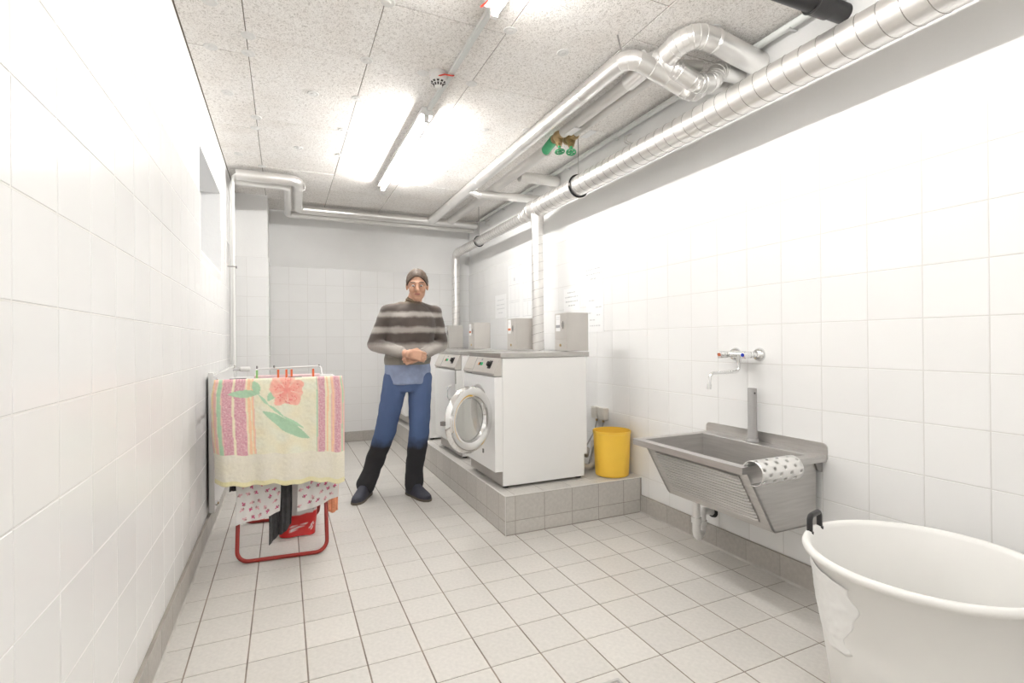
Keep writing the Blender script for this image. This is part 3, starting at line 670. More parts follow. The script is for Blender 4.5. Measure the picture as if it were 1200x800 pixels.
# ================================================================== WASHING MACHINES (built at origin, front faces -x, near side at y = 0)
def washer(label, opened):
    t = thing('washing_machine', label, 'washing machine', (0,0,0), 'washing machines in a row on the plinth')
    D, W = 0.625, 0.59
    # cabinet with a slightly shallower foot at the back
    cab = MB().prism([(0.0,0.018),(0.60,0.018),(0.60,0.165),(0.622,0.165),(0.622,0.825),(0.0,0.825)], 'y', 0.0, W).build('cabinet', 'washer_white', t, bevel=0.004)
    for x0, x1, z0, z1 in ((0.06,0.20,0.155,0.160),(0.16,0.30,0.160,0.165),(0.45,0.55,0.225,0.23),(0.04,0.12,0.79,0.793),(0.14,0.27,0.79,0.793),(0.30,0.42,0.79,0.793),(0.45,0.57,0.79,0.793)):
        MB().box((x0, -0.0012, z0), (x1, 0.0005, z1)).build('pressing', 'washer_white', cab)
    for x in (0.02, 0.56):
        for y in (0.03, W-0.07):
            MB().cyl((x+0.02, y+0.02, 0.0), (x+0.02, y+0.02, 0.022), 0.02, n=14).build('foot', 'black_rubber', t, smooth=True)
    MB().box((0.002, 0.006, 0.026), (0.03, W-0.006, 0.105)).build('kick_plate', 'kick_grey', cab) if False else MB().box((-0.004, 0.004, 0.022), (0.0, W-0.004, 0.108)).build('kick_plate', 'kick_grey', t)
    # lid
    MB().box((-0.012, -0.006, 0.826), (0.642, W+0.006, 0.857)).build('lid', 'steel_lid', t, bevel=0.003)
    # control panel, leaning out towards the bottom
    pn = MB().prism([(-0.002,0.825),(-0.002,0.712),(-0.052,0.712),(-0.058,0.730),(-0.014,0.825)], 'y', 0.002, W-0.002).build('control_panel', 'washer_panel', t, bevel=0.003)
    a = Vector((-0.058,0,0.730)); b = Vector((-0.014,0,0.825)); d = (b-a).normalized(); n = Vector((-d.z, 0, d.x))
    def onp(y, s, h=0.0): return a + d*s + n*h + Vector((0, y, 0))
    def plate(y0, y1, s0, s1, h, name, mat, par, bevel=0.0):
        vs = [onp(y0,s0), onp(y1,s0), onp(y1,s1), onp(y0,s1)]
        return MB().rings([[v - n*0.001 for v in vs], [v + n*h for v in vs]]).build(name, mat, par, bevel=bevel)
    plate(0.395, 0.40, 0.004, 0.102, 0.0012, 'panel_joint', 'print_grey', pn)
    plate(0.40, 0.57, 0.012, 0.095, 0.003, 'detergent_drawer', 'washer_panel', pn, 0.001)
    MB().prism([(-0.054,0.722),(-0.040,0.722),(-0.040,0.713),(-0.053,0.713)], 'y', 0.42, 0.54).build('drawer_grip', 'dark_hole', pn)
    plate(0.255, 0.285, 0.048, 0.068, 0.004, 'green_button', 'green_button', pn, 0.001)
    plate(0.287, 0.312, 0.048, 0.068, 0.003, 'display', 'knob_black', pn)
    plate(0.314, 0.332, 0.048, 0.066, 0.003, 'orange_lamp', 'orange_button', pn, 0.001)
    plate(0.28, 0.30, 0.082, 0.094, 0.002, 'lamp_field', 'print_grey', pn)
    kn = plate(0.095, 0.145, 0.030, 0.085, 0.004, 'knob_base', 'knob_black', pn, 0.002)
    MB().cyl(onp(0.12, 0.058, 0.002), onp(0.12, 0.058, 0.022), 0.019, 0.016, 20).build('knob', 'knob_black', kn, smooth=True)
    # front cover with round opening
    cy, cz, R = 0.295, 0.46, 0.185
    x0, x1 = -0.052, 0.0
    N = 48
    ang = [2*PI*i/N for i in range(N)]
    def sq(th):
        c, s_ = math.cos(th), math.sin(th); hw, hz0, hz1 = W/2-0.003, cz-0.112, 0.708-cz
        k = min((hw/abs(c)) if abs(c) > 1e-6 else 9, ((hz1 if s_ > 0 else hz0)/abs(s_)) if abs(s_) > 1e-6 else 9)
        return (cy+c*k, cz+s_*k)
    hw, hz0, hz1 = W/2-0.003, cz-0.112, 0.708-cz
    for th in (math.atan2(hz1,hw), math.atan2(hz1,-hw), math.atan2(-hz0,-hw)+2*PI, math.atan2(-hz0,hw)+2*PI): ang.append(th)
    ang.sort()
    if not opened:
        MB().box((x0+0.004, 0.003, 0.112), (x1, W-0.003, 0.708)).build('front_cover', 'washer_white', t, bevel=0.003)
        dp = MB().box((x0-0.004, 0.012, 0.122), (x0+0.004, W-0.012, 0.700)).build('door_panel', 'washer_white', t, bevel=0.003)
        MB().box((x0+0.001, 0.004, 0.60), (x0+0.0045, 0.010, 0.705)).build('seam_gap', 'dark_hole', t)
        MB().sweep(fillet([(x0-0.004, 0.09, 0.47), (x0-0.035, 0.10, 0.48), (x0-0.035, 0.10, 0.57), (x0-0.004, 0.09, 0.58)], 0.025), 0.007, 10).build('door_handle', 'chrome', dp, smooth=True)
        MB().box((x0-0.0055, 0.05, 0.455), (x0-0.003, 0.17, 0.460)).build('door_trim', 'seam_metal', dp)
        return t
    outer = [sq(a_) for a_ in ang]; inner = [(cy+R*math.cos(a_), cz+R*math.sin(a_)) for a_ in ang]
    inner2 = [(cy+(R-0.02)*math.cos(a_), cz+(R-0.02)*math.sin(a_)) for a_ in ang]
    MB().rings([[(x1, p, q) for p, q in outer], [(x0, p, q) for p, q in outer], [(x0, p, q) for p, q in inner], [(x0+0.012, p, q) for p, q in inner2], [(x1+0.03, p, q) for p, q in inner2]], False, False).build('front_cover', 'washer_white', t, smooth=True, ang=30)
    MB().torus((x0+0.02, cy, cz), (1,0,0), R-0.03, 0.016, 40, 10).build('door_gasket', 'gasket', t, smooth=True)
    MB().lathe([(R-0.025, 0.0), (R-0.03, 0.02), (R-0.035, 0.26), (0.0, 0.26)], (x0+0.03, cy, cz), 36, 'x').build('drum', 'steel_dark', t, smooth=True)
    # door: built closed in local frame (hinge axis at y = cy-R-0.02), then swung
    hx, hy = x0-0.004, cy-R-0.022
    M = Matrix.Rotation(math.radians(119) if opened else 0.0, 3, 'Z')
    hinge = Vector((hx, hy, cz))
    def sw(mb):
        mb.v = [M @ (p-hinge) + hinge for p in mb.v]; return mb
    dc = (hx-0.002, cy, cz)
    ring = sw(MB().lathe([(0.130,-0.012),(0.138,-0.030),(0.165,-0.042),(0.192,-0.036),(0.203,-0.018),(0.203,-0.002),(0.190,0.006),(0.150,0.006),(0.132,0.0),(0.130,-0.012)], dc, 48, 'x')).build('door_ring', 'chrome', t, smooth=True)
    sw(MB().lathe([(0.134,-0.010),(0.131,0.02),(0.122,0.07),(0.112,0.085),(0.0,0.088),(0.0,0.083),(0.108,0.080),(0.117,0.066),(0.126,0.02),(0.128,-0.010)], dc, 40, 'x')).build('glass_bowl', 'door_glass', ring, smooth=True)
    sw(MB().lathe([(0.0,-0.020),(0.08,-0.017),(0.135,-0.008),(0.135,-0.004),(0.08,-0.013),(0.0,-0.016)], dc, 40, 'x')).build('outer_pane', 'door_glass', ring, smooth=True)
    sw(MB().sweep(fillet([(dc[0]-0.03, cy+0.165, cz-0.05), (dc[0]-0.055, cy+0.20, cz-0.04), (dc[0]-0.055, cy+0.20, cz+0.04), (dc[0]-0.03, cy+0.165, cz+0.05)], 0.02), 0.008, 10)).build('door_handle', 'chrome', ring, smooth=True)
    sw(MB().box((dc[0]-0.004, cy+0.19, cz-0.012), (dc[0]+0.022, cy+0.214, cz+0.012))).build('latch', 'steel_dark', ring)
    for dz in (-0.06, 0.06):
        MB().cyl((hx+0.004, hy-0.004, cz+dz-0.02), (hx+0.004, hy-0.004, cz+dz+0.02), 0.009, n=12).build('hinge', 'chrome', t, smooth=True)
    MB().box((x0-0.008, cy-0.10, cz-0.262), (x0, cy-0.086, cz-0.235)).build('flap_latch', 'steel_dark', t, bevel=0.002)
    return t
def place(o, x, y, z):
    o.location = (x, y, z); return o
wa = washer('white washing machine with its round chrome door open, nearest the camera', True); place(wa, 1.25, 2.92, PT)
wb = washer('white machine with a plain closed front, second from the camera on the plinth', False); place(wb, 1.285, 3.82, PT)
wc = copy_tree(wb); wc['label'] = 'white washing machine behind the striped person, third from the camera'; place(wc, 1.255, 4.70, PT)
wd = copy_tree(wb); wd['label'] = 'white washing machine farthest from the camera against the far wall'; place(wd, 1.27, 5.60, PT)

# coin boxes on the lids
LZ = PT+0.857
def coin_box(label, tagcol):
    t = thing('coin_box', label, 'coin box', (0,0,0), 'coin boxes on the machine lids')
    w, d, h = 0.17, 0.175, 0.275
    MB().box((0, 0, 0.004), (d, w, h)).build('case', 'box_metal', t, bevel=0.002)
    dr_ = MB().box((-0.004, 0.003, 0.088), (0.0, w-0.003, h-0.003)).build('door', 'box_metal', t, bevel=0.001)
    MB().box((-0.0055, 0.088, 0.145), (-0.0035, 0.148, 0.262)).build('instruction_label', 'label_white', dr_)
    MB().box((-0.0065, 0.090, 0.170), (-0.005, 0.146, 0.190)).build('price_field', tagcol, dr_)
    for z in (0.245, 0.236, 0.227): MB().box((-0.0062, 0.096, z), (-0.0052, 0.140, z+0.003)).build('print_line', 'print_pale', dr_)
    MB().box((-0.012, 0.040, 0.175), (-0.003, 0.056, 0.205)).build('coin_slot', 'steel_dark', dr_, bevel=0.002)
    MB().box((-0.006, 0.045, 0.160), (-0.003, 0.050, 0.215)).build('slot_gap', 'dark_hole', dr_)
    cd = MB().box((-0.004, 0.003, 0.006), (0.0, w-0.003, 0.083)).build('cash_drawer', 'box_metal', t, bevel=0.001)
    MB().cyl((-0.009, 0.085, 0.045), (-0.003, 0.085, 0.045), 0.010, n=16).build('lock', 'brass', cd, smooth=True)
    return t
b1 = coin_box('grey metal coin box on the nearest washing machine lid', 'print_grey'); place(b1, 1.805, 3.06, LZ)
b2 = coin_box('grey metal coin box with orange field on the second machine lid', 'print_red'); place(b2, 1.80, 3.91, LZ)
b3 = copy_tree(b2); b3['label'] = 'grey metal coin box on the third machine lid from the camera'; place(b3, 1.79, 4.90, LZ)
b4 = copy_tree(b1); b4['label'] = 'grey metal coin box on the farthest machine lid, beside the corner duct'; place(b4, 1.79, 5.78, LZ)

# cable and hose behind the nearest machine, wall sockets
tag(MB().sweep(fillet([(1.90, 3.10, 0.97), (1.925, 3.05, 0.85), (1.90, 3.02, 0.70), (1.915, 3.0, 0.55)], 0.06), 0.005, 8).build('machine_cable', 'cable_grey', smooth=True), 'dark cable hanging behind the nearest washing machine', 'cable')
hp = fillet([(1.885, 3.08, 0.30), (1.96, 3.04, 0.275), (2.05, 3.12, 0.27), (2.14, 3.25, 0.30), (2.17, 3.3, 0.40)], 0.06, 8)
tag(MB().sweep(hp, 0.02, 14).build('water_hose', 'hose_beige', smooth=True), 'thick beige hose lying behind the nearest washing machine', 'hose')
tag(MB().sweep(fillet([(1.885, 3.14, 0.39), (1.96, 3.10, 0.37), (2.02, 3.16, 0.33), (2.12, 3.3, 0.34)], 0.06, 8), 0.017, 14).build('water_hose', 'hose_beige', smooth=True), 'upper beige hose curving behind the nearest washing machine', 'hose')
for y, lab in ((3.29, 'beige wall socket box left of its pair above the yellow bin'), (3.20, 'beige wall socket box right of its pair above the yellow bin')):
    t = thing('wall_socket', lab, 'socket', (XR, y, 0.60), 'wall sockets above the yellow bin')
    MB().box((XR-0.045, y-0.04, 0.575), (XR, y+0.04, 0.665)).build('housing', 'socket_plastic', t, bevel=0.005)
    MB().box((XR-0.050, y-0.034, 0.60), (XR-0.044, y+0.034, 0.657)).build('flap', 'socket_plastic', t, bevel=0.003)
    MB().cyl((XR-0.022, y, 0.555), (XR-0.022, y, 0.577), 0.009, n=12).build('gland', 'brass', t, smooth=True)
    tag(MB().sweep(fillet([(XR-0.022, y, 0.56), (XR-0.03, y+0.01, 0.48), (XR-0.10, y+0.03, 0.36), (XR-0.14, y+0.02, PT+0.01)], 0.08), 0.0055, 8).build('socket_cable', 'cable_grey', smooth=True), ('left' if y > 3.25 else 'right') + ' grey cable dropping from the wall sockets behind the yellow bin', 'cable')

# yellow bin
t = thing('waste_bin', 'bright yellow round plastic bin on the plinth corner', 'bin', (2.078, 2.925, PT))
c = (2.078, 2.925, PT)
MB().lathe([(0.0,0.002),(0.110,0.002),(0.115,0.006),(0.121,0.12),(0.1275,0.292),(0.1315,0.294),(0.1315,0.309),(0.1285,0.311),(0.1255,0.309),(0.1245,0.292),(0.118,0.12),(0.111,0.010),(0.0,0.008)], c, 56).build('bin_body', 'yellow_plastic', t, smooth=True)

# notices on the wall
def notice(y0, y1, z0, z1, label, rows, seed, mat='print_pale', table=False, tiltd=0.0):
    rnd = random.Random(seed)
    t = thing('paper_notice', label, 'notice', (XR-0.001, (y0+y1)/2, z0), 'paper notices on the right wall')
    MB().box((XR-0.0022, y0, z0), (XR-0.0004, y1, z1)).build('sheet', 'paper', t)
    X = XR-0.0026
    w = y1-y0; h = z1-z0
    if table:
        for q in rows:
            MB().box((X, y0+w*q[0], z0+h*q[1]), (X+0.0006, y0+w*q[2], z0+h*q[3])).build('print_line', mat, t)
    else:
        for zf, a, b in rows:
            y = y1 - w*a
            while y > y1-w*b:
                l = rnd.uniform(0.012, 0.04)
                MB().box((X, max(y-l, y1-w*b-0.002), z0+h*zf), (X+0.0006, y, z0+h*zf+0.010)).build('print_word', mat, t)
                y -= l+0.008
notice(5.06, 5.37, 1.44, 1.70, 'small white paper notice left of the big wall plan', [(0.75,.2,.8),(0.55,.15,.85),(0.38,.15,.85),(0.2,.3,.7)], 1)
tb = []
for zf in (0.04, 0.30, 0.33, 0.62, 0.93): tb.append((0.03, zf, 0.40, zf+0.008)); tb.append((0.52, zf+0.01, 0.96, zf+0.018))
for yf in (0.06, 0.20, 0.38, 0.55, 0.70, 0.88): tb.append((yf, 0.05, yf+0.008, 0.29)); tb.append((yf, 0.36, yf+0.006, 0.60)); tb.append((yf, 0.66, yf+0.006, 0.92))
tb.append((0.40, 0.955, 0.55, 0.975)); tb.append((0.70, 0.70, 0.76, 0.76))
notice(4.40, 5.0, 1.405, 1.985, 'big faint plan sheet on the wall left of the vertical duct', tb, 2, table=True)
notice(3.55, 3.81, 1.43, 1.62, 'small paper notice low beside the vertical duct, above the nearest coin box', [(0.78,.25,.75),(0.58,.1,.9),(0.38,.12,.88),(0.2,.3,.7)], 3, 'print_faint')
notice(3.22, 3.48, 1.60, 1.81, 'upper right paper notice with three printed lines on the wall', [(0.62,.1,.92),(0.44,.1,.92),(0.26,.35,.65)], 4, 'print_faint')
notice(3.215, 3.45, 1.24, 1.545, 'pale leaflet on the wall right of the nearest coin box', [(0.80,.15,.5),(0.62,.55,.9),(0.48,.1,.3),(0.42,.6,.8),(0.3,.2,.5),(0.15,.2,.8)], 5)

# ================================================================== SINK
SY0, SY1, SX0, SX1, SZ = 1.485, 2.19, 1.69, XR-0.004, 0.648
t = thing('utility_sink', 'stainless steel trough sink with washboard front on the right wall', 'sink', (1.95, 1.83, 0.34)); sink = t
bx0, bx1, by0, by1 = SX0+0.045, SX1-0.075, SY0+0.045, SY1-0.045
mb = MB()   # rim as a frame with folded edge
o4 = [(SX0,SY0),(SX1,SY0),(SX1,SY1),(SX0,SY1)]; i4 = [(bx0,by0),(bx1,by0),(bx1,by1),(bx0,by1)]
R4 = lambda P, z: [(x, y, z) for x, y in P]
mb.rings([R4(i4, SZ-0.004), R4(i4, SZ), R4(o4, SZ), R4(o4, SZ-0.03), R4([(SX0+.003,SY0+.003),(SX1,SY0+.003),(SX1,SY1-.003),(SX0+.003,SY1-.003)], SZ-0.03), R4([(SX0+.003,SY0+.003),(SX1,SY0+.003),(SX1,SY1-.003),(SX0+.003,SY1-.003)], SZ-0.004)], False, False, True)
mb.build('rim', 'steel', t, bevel=0.002)
bi = [(bx0+0.20,by0+0.03),(bx1-0.02,by0+0.03),(bx1-0.02,by1-0.03),(bx0+0.20,by1-0.03)]
mb = MB().rings([R4(i4, SZ-0.002), R4(bi, 0.375)], False, False)
mb.add(R4(bi, 0.375), [(0,1,2,3)]); mb.build('basin', 'steel', t)
# end panels (rounded lower front corner) and outer skin
def endp(y0, y1):
    prof = [(SX0+0.055,SZ-0.028)]
    p = fillet([(SX0+0.055,SZ-0.028,0),(SX0+0.215,0.335,0),(SX1-0.03,0.335,0)], 0.04, 8)
    pts = [(q.x, q.y) for q in p] + [(SX1-0.03, SZ-0.028)]
    MB().prism(pts, 'y', y0, y1).build('end_panel', 'steel', t, bevel=0.0015)
endp(SY0+0.030, SY0+0.034); endp(SY1-0.034, SY1-0.030)
fa = Vector((SX0+0.062, 0, SZ-0.03)); fb = Vector((SX0+0.222, 0, 0.338)); fd = (fb-fa); fn = Vector((fd.z, 0, -fd.x)).normalized()
if fn.x > 0: fn = -fn
MB().add([(fa.x,SY0+.03,fa.z),(fb.x,SY0+.03,fb.z),(fb.x,SY1-.03,fb.z),(fa.x,SY1-.03,fa.z),(fa.x+.004,SY0+.03,fa.z),(fb.x+.004,SY0+.03,fb.z+.003),(fb.x+.004,SY1-.03,fb.z+.003),(fa.x+.004,SY1-.03,fa.z)],
         [(0,1,2,3),(7,6,5,4),(0,4,5,1),(1,5,6,2),(2,6,7,3),(3,7,4,0)]).build('front_panel', 'steel', t)
MB().add([(fb.x,SY0+.03,0.338),(SX1-.03,SY0+.03,0.338),(SX1-.03,SY1-.03,0.338),(fb.x,SY1-.03,0.338),(fb.x,SY0+.03,0.341),(SX1-.03,SY0+.03,0.341),(SX1-.03,SY1-.03,0.341),(fb.x,SY1-.03,0.341)], [(0,1,2,3),(7,6,5,4),(0,4,5,1),(1,5,6,2),(2,6,7,3),(3,7,4,0)]).build('bottom_panel', 'steel', t)
wbm = MB()
K = 14
for k in range(K):
    c = fa + fd*(0.13+0.72*k/(K-1)) + fn*0.0008
    wbm.sweep([(c.x, SY0+0.085, c.z), (c.x+fn.x*0.004, SY0+0.10, c.z+fn.z*0.004), (c.x+fn.x*0.004, SY1-0.10, c.z+fn.z*0.004), (c.x, SY1-0.085, c.z)], 0.0068, 8)
wo = wbm.build('washboard_ribs', 'steel', t, smooth=True)
# backsplash with rounded top corners
p = fillet([(SY0-0.003,SZ-0.02,0),(SY0-0.003,SZ+0.052,0),(SY1+0.003,SZ+0.052,0),(SY1+0.003,SZ-0.02,0)], 0.025, 8)
MB().prism([(q.x, q.y) for q in p], 'x', XR-0.006, XR).build('backsplash', 'steel', t)
for y in (SY0+0.02, SY1-0.04):
    MB().prism([(SX1-0.05, SZ-0.03), (SX1, SZ-0.03), (SX1, SZ-0.08), (SX1-0.03, SZ-0.07)], 'y', y, y+0.02).build('wall_bracket', 'steel_dark', t, bevel=0.002)
MB().cyl((2.05, 2.04, 0.3755), (2.05, 2.04, 0.379), 0.035, n=24).build('drain_flange', 'chrome', t, smooth=True)
# standpipe in the sink ledge
t = thing('standpipe', 'upright grey plastic overflow pipe standing at the back of the sink', 'pipe', (2.18, 1.845, SZ))
MB().lathe([(0.0205,0.0),(0.0215,0.0),(0.0215,0.272),(0.018,0.272),(0.018,0.02)], (2.176, 1.845, SZ+0.001), 28).build('tube', 'grey_plastic', t, smooth=True)
MB().lathe([(0.022,0.0),(0.029,0.001),(0.029,0.014),(0.026,0.018),(0.022,0.018)], (2.176, 1.845, SZ), 28).build('collar', 'grey_plastic', t, smooth=True)
MB().cyl((2.176-0.006, 1.845-0.022, SZ+0.25), (2.176-0.006, 1.845-0.020, SZ+0.25), 0.005, n=12).build('hole', 'dark_hole', t)
# rolled perforated strainer sheet over the front right corner of the rim
t = thing('strainer_sheet', 'rolled perforated metal strainer sheet hung over the near end of the sink rim', 'strainer', (1.80, 1.47, SZ-0.03))
mb = MB(); NU, NV = 8, 10; L0, L1_, RR = 1.725, 1.965, 0.050; cyy, czz = SY0-0.020, SZ-0.022
def cylp(u, v):
    a = math.radians(-105 + 290*v)      # angle around
    return Vector((L0+(L1_-L0)*u, cyy - RR*math.cos(a), czz + RR*math.sin(a)))
rnd = random.Random(3)
idx = {}
def gv(i, j):
    k = (i, j)
    if k not in idx: idx[k] = len(mb.v); mb.v.append(cylp(i/(2*NU), j/(2*NV)))
    return idx[k]
for i in range(NU):
    for j in range(NV):
        ri = [gv(2*i,2*j), gv(2*i+1,2*j), gv(2*i+2,2*j), gv(2*i+2,2*j+1), gv(2*i+2,2*j+2), gv(2*i+1,2*j+2), gv(2*i,2*j+2), gv(2*i,2*j+1)]
        if (i+j) % 2 == 0 and 0 < j < NV-1:
            s0 = len(mb.v)
            for k in range(8):
                a = math.radians(225+45*k)
                mb.v.append(cylp((2*i+1+0.60*math.cos(a))/(2*NU), (2*j+1+0.52*math.sin(a))/(2*NV)))
            for k in range(8): mb.f.append((ri[k], ri[(k+1) % 8], s0+(k+1) % 8, s0+k))
        else:
            mb.f.append(tuple(ri))
o = mb.build('sheet', 'alu', t, smooth=True)
so = o.modifiers.new('thick', 'SOLIDIFY'); so.thickness = 0.0025; so.offset = 0
# siphon
t = thing('sink_trap', 'white plastic trap pipe under the sink entering the wall', 'pipe', (1.99, 2.06, 0.1))
MB().cyl((1.995, 2.05, 0.345), (1.995, 2.05, 0.20), 0.0195, n=24).build('tailpipe', 'white_plastic', t, smooth=True)
MB().sweep(fillet([(1.995,2.05,0.215),(1.995,2.05,0.115),(2.085,2.10,0.115),(2.085,2.10,0.175)], 0.05, 10), 0.0205, 20).build('u_bend', 'white_plastic', t, smooth=True)
MB().sweep(fillet([(2.085,2.10,0.165),(2.085,2.10,0.235),(XR-0.01,2.15,0.195)], 0.045, 10), 0.0195, 20).build('outlet_pipe', 'white_plastic', t, smooth=True)
for p_, q_ in (((1.995,2.05,0.20),(1.995,2.05,0.228)), ((2.085,2.10,0.16),(2.085,2.10,0.182))):
    MB().cyl(p_, q_, 0.0265, n=14).build('union_nut', 'white_plastic', t)
MB().lathe([(0.020,-0.016),(0.030,-0.014),(0.033,0.0)], (XR, 2.15, 0.195), 24, 'x').build('rubber_rosette', 'black_rubber', t, smooth=True)
# wall tap
t = thing('wall_tap', 'chrome wall mixer tap with red and blue marked handles above the sink', 'tap', (XR, 1.91, 1.09))
for y, m_ in ((1.985, 'print_red'), (1.835, 'tapblue')):
    if m_ == 'tapblue' and 'tapblue' not in MATS: pmat('tapblue', (0.02, 0.05, 0.5), 0.4)
    MB().lathe([(0.036,0.0),(0.035,-0.006),(0.026,-0.022),(0.014,-0.028),(0.014,-0.055)], (XR, y, 1.092), 28, 'x').build('wall_rosette', 'chrome', t, smooth=True)
    h_ = MB().lathe([(0.0135,-0.05),(0.0175,-0.055),(0.0175,-0.068),(0.0155,-0.07),(0.0155,-0.075),(0.017,-0.078),(0.0185,-0.112),(0.016,-0.120),(0.0,-0.121)], (XR, y, 1.092), 20, 'x').build('handle', 'chrome', t, smooth=True)
    for k in range(6):
        a = 2*PI*k/6
        MB().cyl((XR-0.080, y+0.0175*math.cos(a), 1.092+0.0175*math.sin(a)), (XR-0.114, y+0.019*math.cos(a), 1.092+0.019*math.sin(a)), 0.0035, n=8).build('grip_rib', 'chrome', h_, smooth=True)
    MB().cyl((XR-0.1205, y, 1.092), (XR-0.123, y, 1.092), 0.009, n=16).build('marker', m_, h_, smooth=True)
MB().cyl((XR-0.058, 1.985, 1.092), (XR-0.058, 1.835, 1.092), 0.0165, n=24).build('body', 'chrome', t, smooth=True)
MB().cyl((XR-0.062, 1.91, 1.092), (XR-0.062, 1.91, 1.052), 0.016, 0.012, 20).build('spout_socket', 'chrome', t, smooth=True)
MB().sweep(fillet([(XR-0.062,1.91,1.055),(XR-0.062,1.91,1.003),(1.985,1.935,1.0),(1.978,1.936,0.935)], 0.028, 8), 0.0085, 16).build('spout', 'chrome', t, smooth=True)
MB().cyl((1.979,1.936,0.945), (1.976,1.936,0.918), 0.0115, n=18).build('aerator', 'chrome', t, smooth=True)

# ================================================================== BIG TUB
TC = Vector((1.77, 0.89, 0))
t = thing('plastic_tub', 'big round white plastic tub with black handles at the lower right', 'tub', TC)
MB().lathe([(0.0,0.004),(0.225,0.004),(0.235,0.012),(0.268,0.25),(0.296,0.472),(0.304,0.476),(0.316,0.484),(0.320,0.494),(0.316,0.504),(0.306,0.507),(0.298,0.503),(0.291,0.49),(0.262,0.25),(0.229,0.018),(0.0,0.012)], TC, 72).build('tub_wall', 'tub_plastic', t, smooth=True, ang=60)
for base in (math.radians(104), math.radians(284)):
    pts = []
    c0 = TC + Vector((0.302*math.cos(base), 0.302*math.sin(base), 0.0)); tg = Vector((-math.sin(base), math.cos(base), 0))
    pts = [c0 - tg*0.042 + Vector((0,0,0.488)), c0 - tg*0.040 + Vector((0,0,0.555)), c0 + tg*0.040 + Vector((0,0,0.555)), c0 + tg*0.042 + Vector((0,0,0.488))]
    h = MB().sweep(fillet(pts, 0.016, 6), 0.0095, 10).build('handle', 'black_plastic', t, smooth=True)
    for k in (0, 3):
        MB().cyl(pts[k]-Vector((0,0,0.006)), pts[k]+Vector((0,0,0.014)), 0.0125, n=12).build('handle_foot', 'black_plastic', h, smooth=True)
    MB().box((-0.03,-0.004,0.555), (0.03,0.004,0.5665)) if False else None
# peeling film on the outside
mb = MB(); NA, NZ = 40, 34
def tubr(z): return 0.235 + (z-0.012)*(0.296-0.235)/(0.472-0.012)
ids = {}
for i in range(NA+1):
    for j in range(NZ+1):
        u, v = i/NA, j/NZ
        a = math.radians(120 + (52+9*noise.noise(Vector((v*4, 2, 8)))+5*math.sin(v*6))*u)          # around the side facing the camera
        lower = 0.30 - 0.07*math.sin(u*2.6) + 0.012*math.sin(u*19) + 0.02*noise.noise(Vector((u*6, 0, 3)))
        z = 0.462 - v*(0.462-lower) - 0.02*u
        wr = 0.002 + 0.003*noise.noise(Vector((u*7, v*9, 1.3))) + 0.0022*noise.noise(Vector((u*16, v*22, 5))) + 0.003*abs(math.sin(5*v+4*u+2*noise.noise(Vector((u*3, v*3, 0)))))*v
        r = tubr(z) + 0.0004 + max(0.0008, wr)*min(1, (1-u)*4)*(0.35+0.65*min(1, (1-v)*5))
        mb.v.append(TC + Vector((r*math.cos(a), r*math.sin(a), z)))
for i in range(NA):
    for j in range(NZ):
        b = i*(NZ+1)+j; mb.f.append((b, b+NZ+1, b+NZ+2, b+1))
fo = mb.build('peeling_film', 'film', t, smooth=True)
so = fo.modifiers.new('thick', 'SOLIDIFY'); so.thickness = 0.0008; so.offset = 1

# small white rail on the wall, cut by the right edge of the picture
t = thing('wall_rail', 'small rounded white rail on the right wall at the picture edge', 'rail', (XR-0.02, 0.72, 0.765))
MB().sweep([(XR-0.028, 0.795, 0.765), (XR-0.028, 0.79, 0.765), (XR-0.028, 0.62, 0.765), (XR-0.028, 0.615, 0.765)], [0.006, 0.0105, 0.0105, 0.006], 14).build('bar', 'white_plastic', t, smooth=True)
for y in (0.75, 0.66): MB().cyl((XR-0.028, y, 0.765), (XR, y, 0.765), 0.007, n=12).build('stand_off', 'white_plastic', t, smooth=True)

# ================================================================== RADIATOR
RY0, RY1, RX0, RX1, RZ0, RZ1 = 3.56, 4.84, XL+0.012, -0.393, 0.14, 0.995
t = thing('radiator', 'white panel radiator on the left wall behind the drying rack', 'radiator', (RX1, (RY0+RY1)/2, RZ0))
prof = []; n = 44
for k in range(n+1):
    y = RY0+0.03+(RY1-RY0-0.06)*k/n; prof.append((RX1-(0.006 if k % 2 else 0.0), y))
mb = MB(); mb.rings([[(x, y, RZ0), (x, y, RZ1-0.03), (x-0.012, y, RZ1-0.03), (x-0.012, y, RZ0)] for x, y in [(RX1, RY0)]+prof+[(RX1, RY1)]]); mb.build('front_plate', 'radiator', t)
MB().box((RX0, RY0+0.01, RZ0), (RX0+0.008, RY1-0.01, RZ1-0.03)).build('rear_plate', 'radiator', t)
gr = MB().box((RX0, RY0+0.005, RZ1-0.03), (RX1, RY1-0.005, RZ1-0.02)).build('top_grille', 'radiator', t)
for k in range(26):
    y = RY0+0.04+(RY1-RY0-0.08)*k/25
    MB().box((RX0+0.006, y-0.004, RZ1-0.02), (RX1-0.006, y+0.004, RZ1-0.014)).build('grille_bar', 'radiator', gr)
for y in (RY0-0.002, RY1-0.010): MB().box((RX0, y, RZ0), (RX1, y+0.012, RZ1)).build('end_cap', 'radiator', t, bevel=0.004)
for z in (RZ1-0.05, RZ0+0.05):
    pl = MB().cyl((RX1-0.01, RY0+0.03, z), (RX1+0.014, RY0+0.03, z), 0.017, n=18).build('plug', 'chrome', t, smooth=True)
    MB().cyl((RX1+0.014, RY0+0.03, z), (RX1+0.019, RY0+0.03, z), 0.008, n=6).build('vent_screw', 'brass', pl)
for z in (0.85, 0.3): MB().box((XL, RY0+0.10, z), (RX0+0.002, RY0+0.13, z+0.06)).build('bracket', 'seam_metal', t)
vl = MB().cyl((-0.395, 4.87, 0.955), (-0.345, 4.87, 0.955), 0.014, n=16).build('valve_body', 'chrome', t, smooth=True)
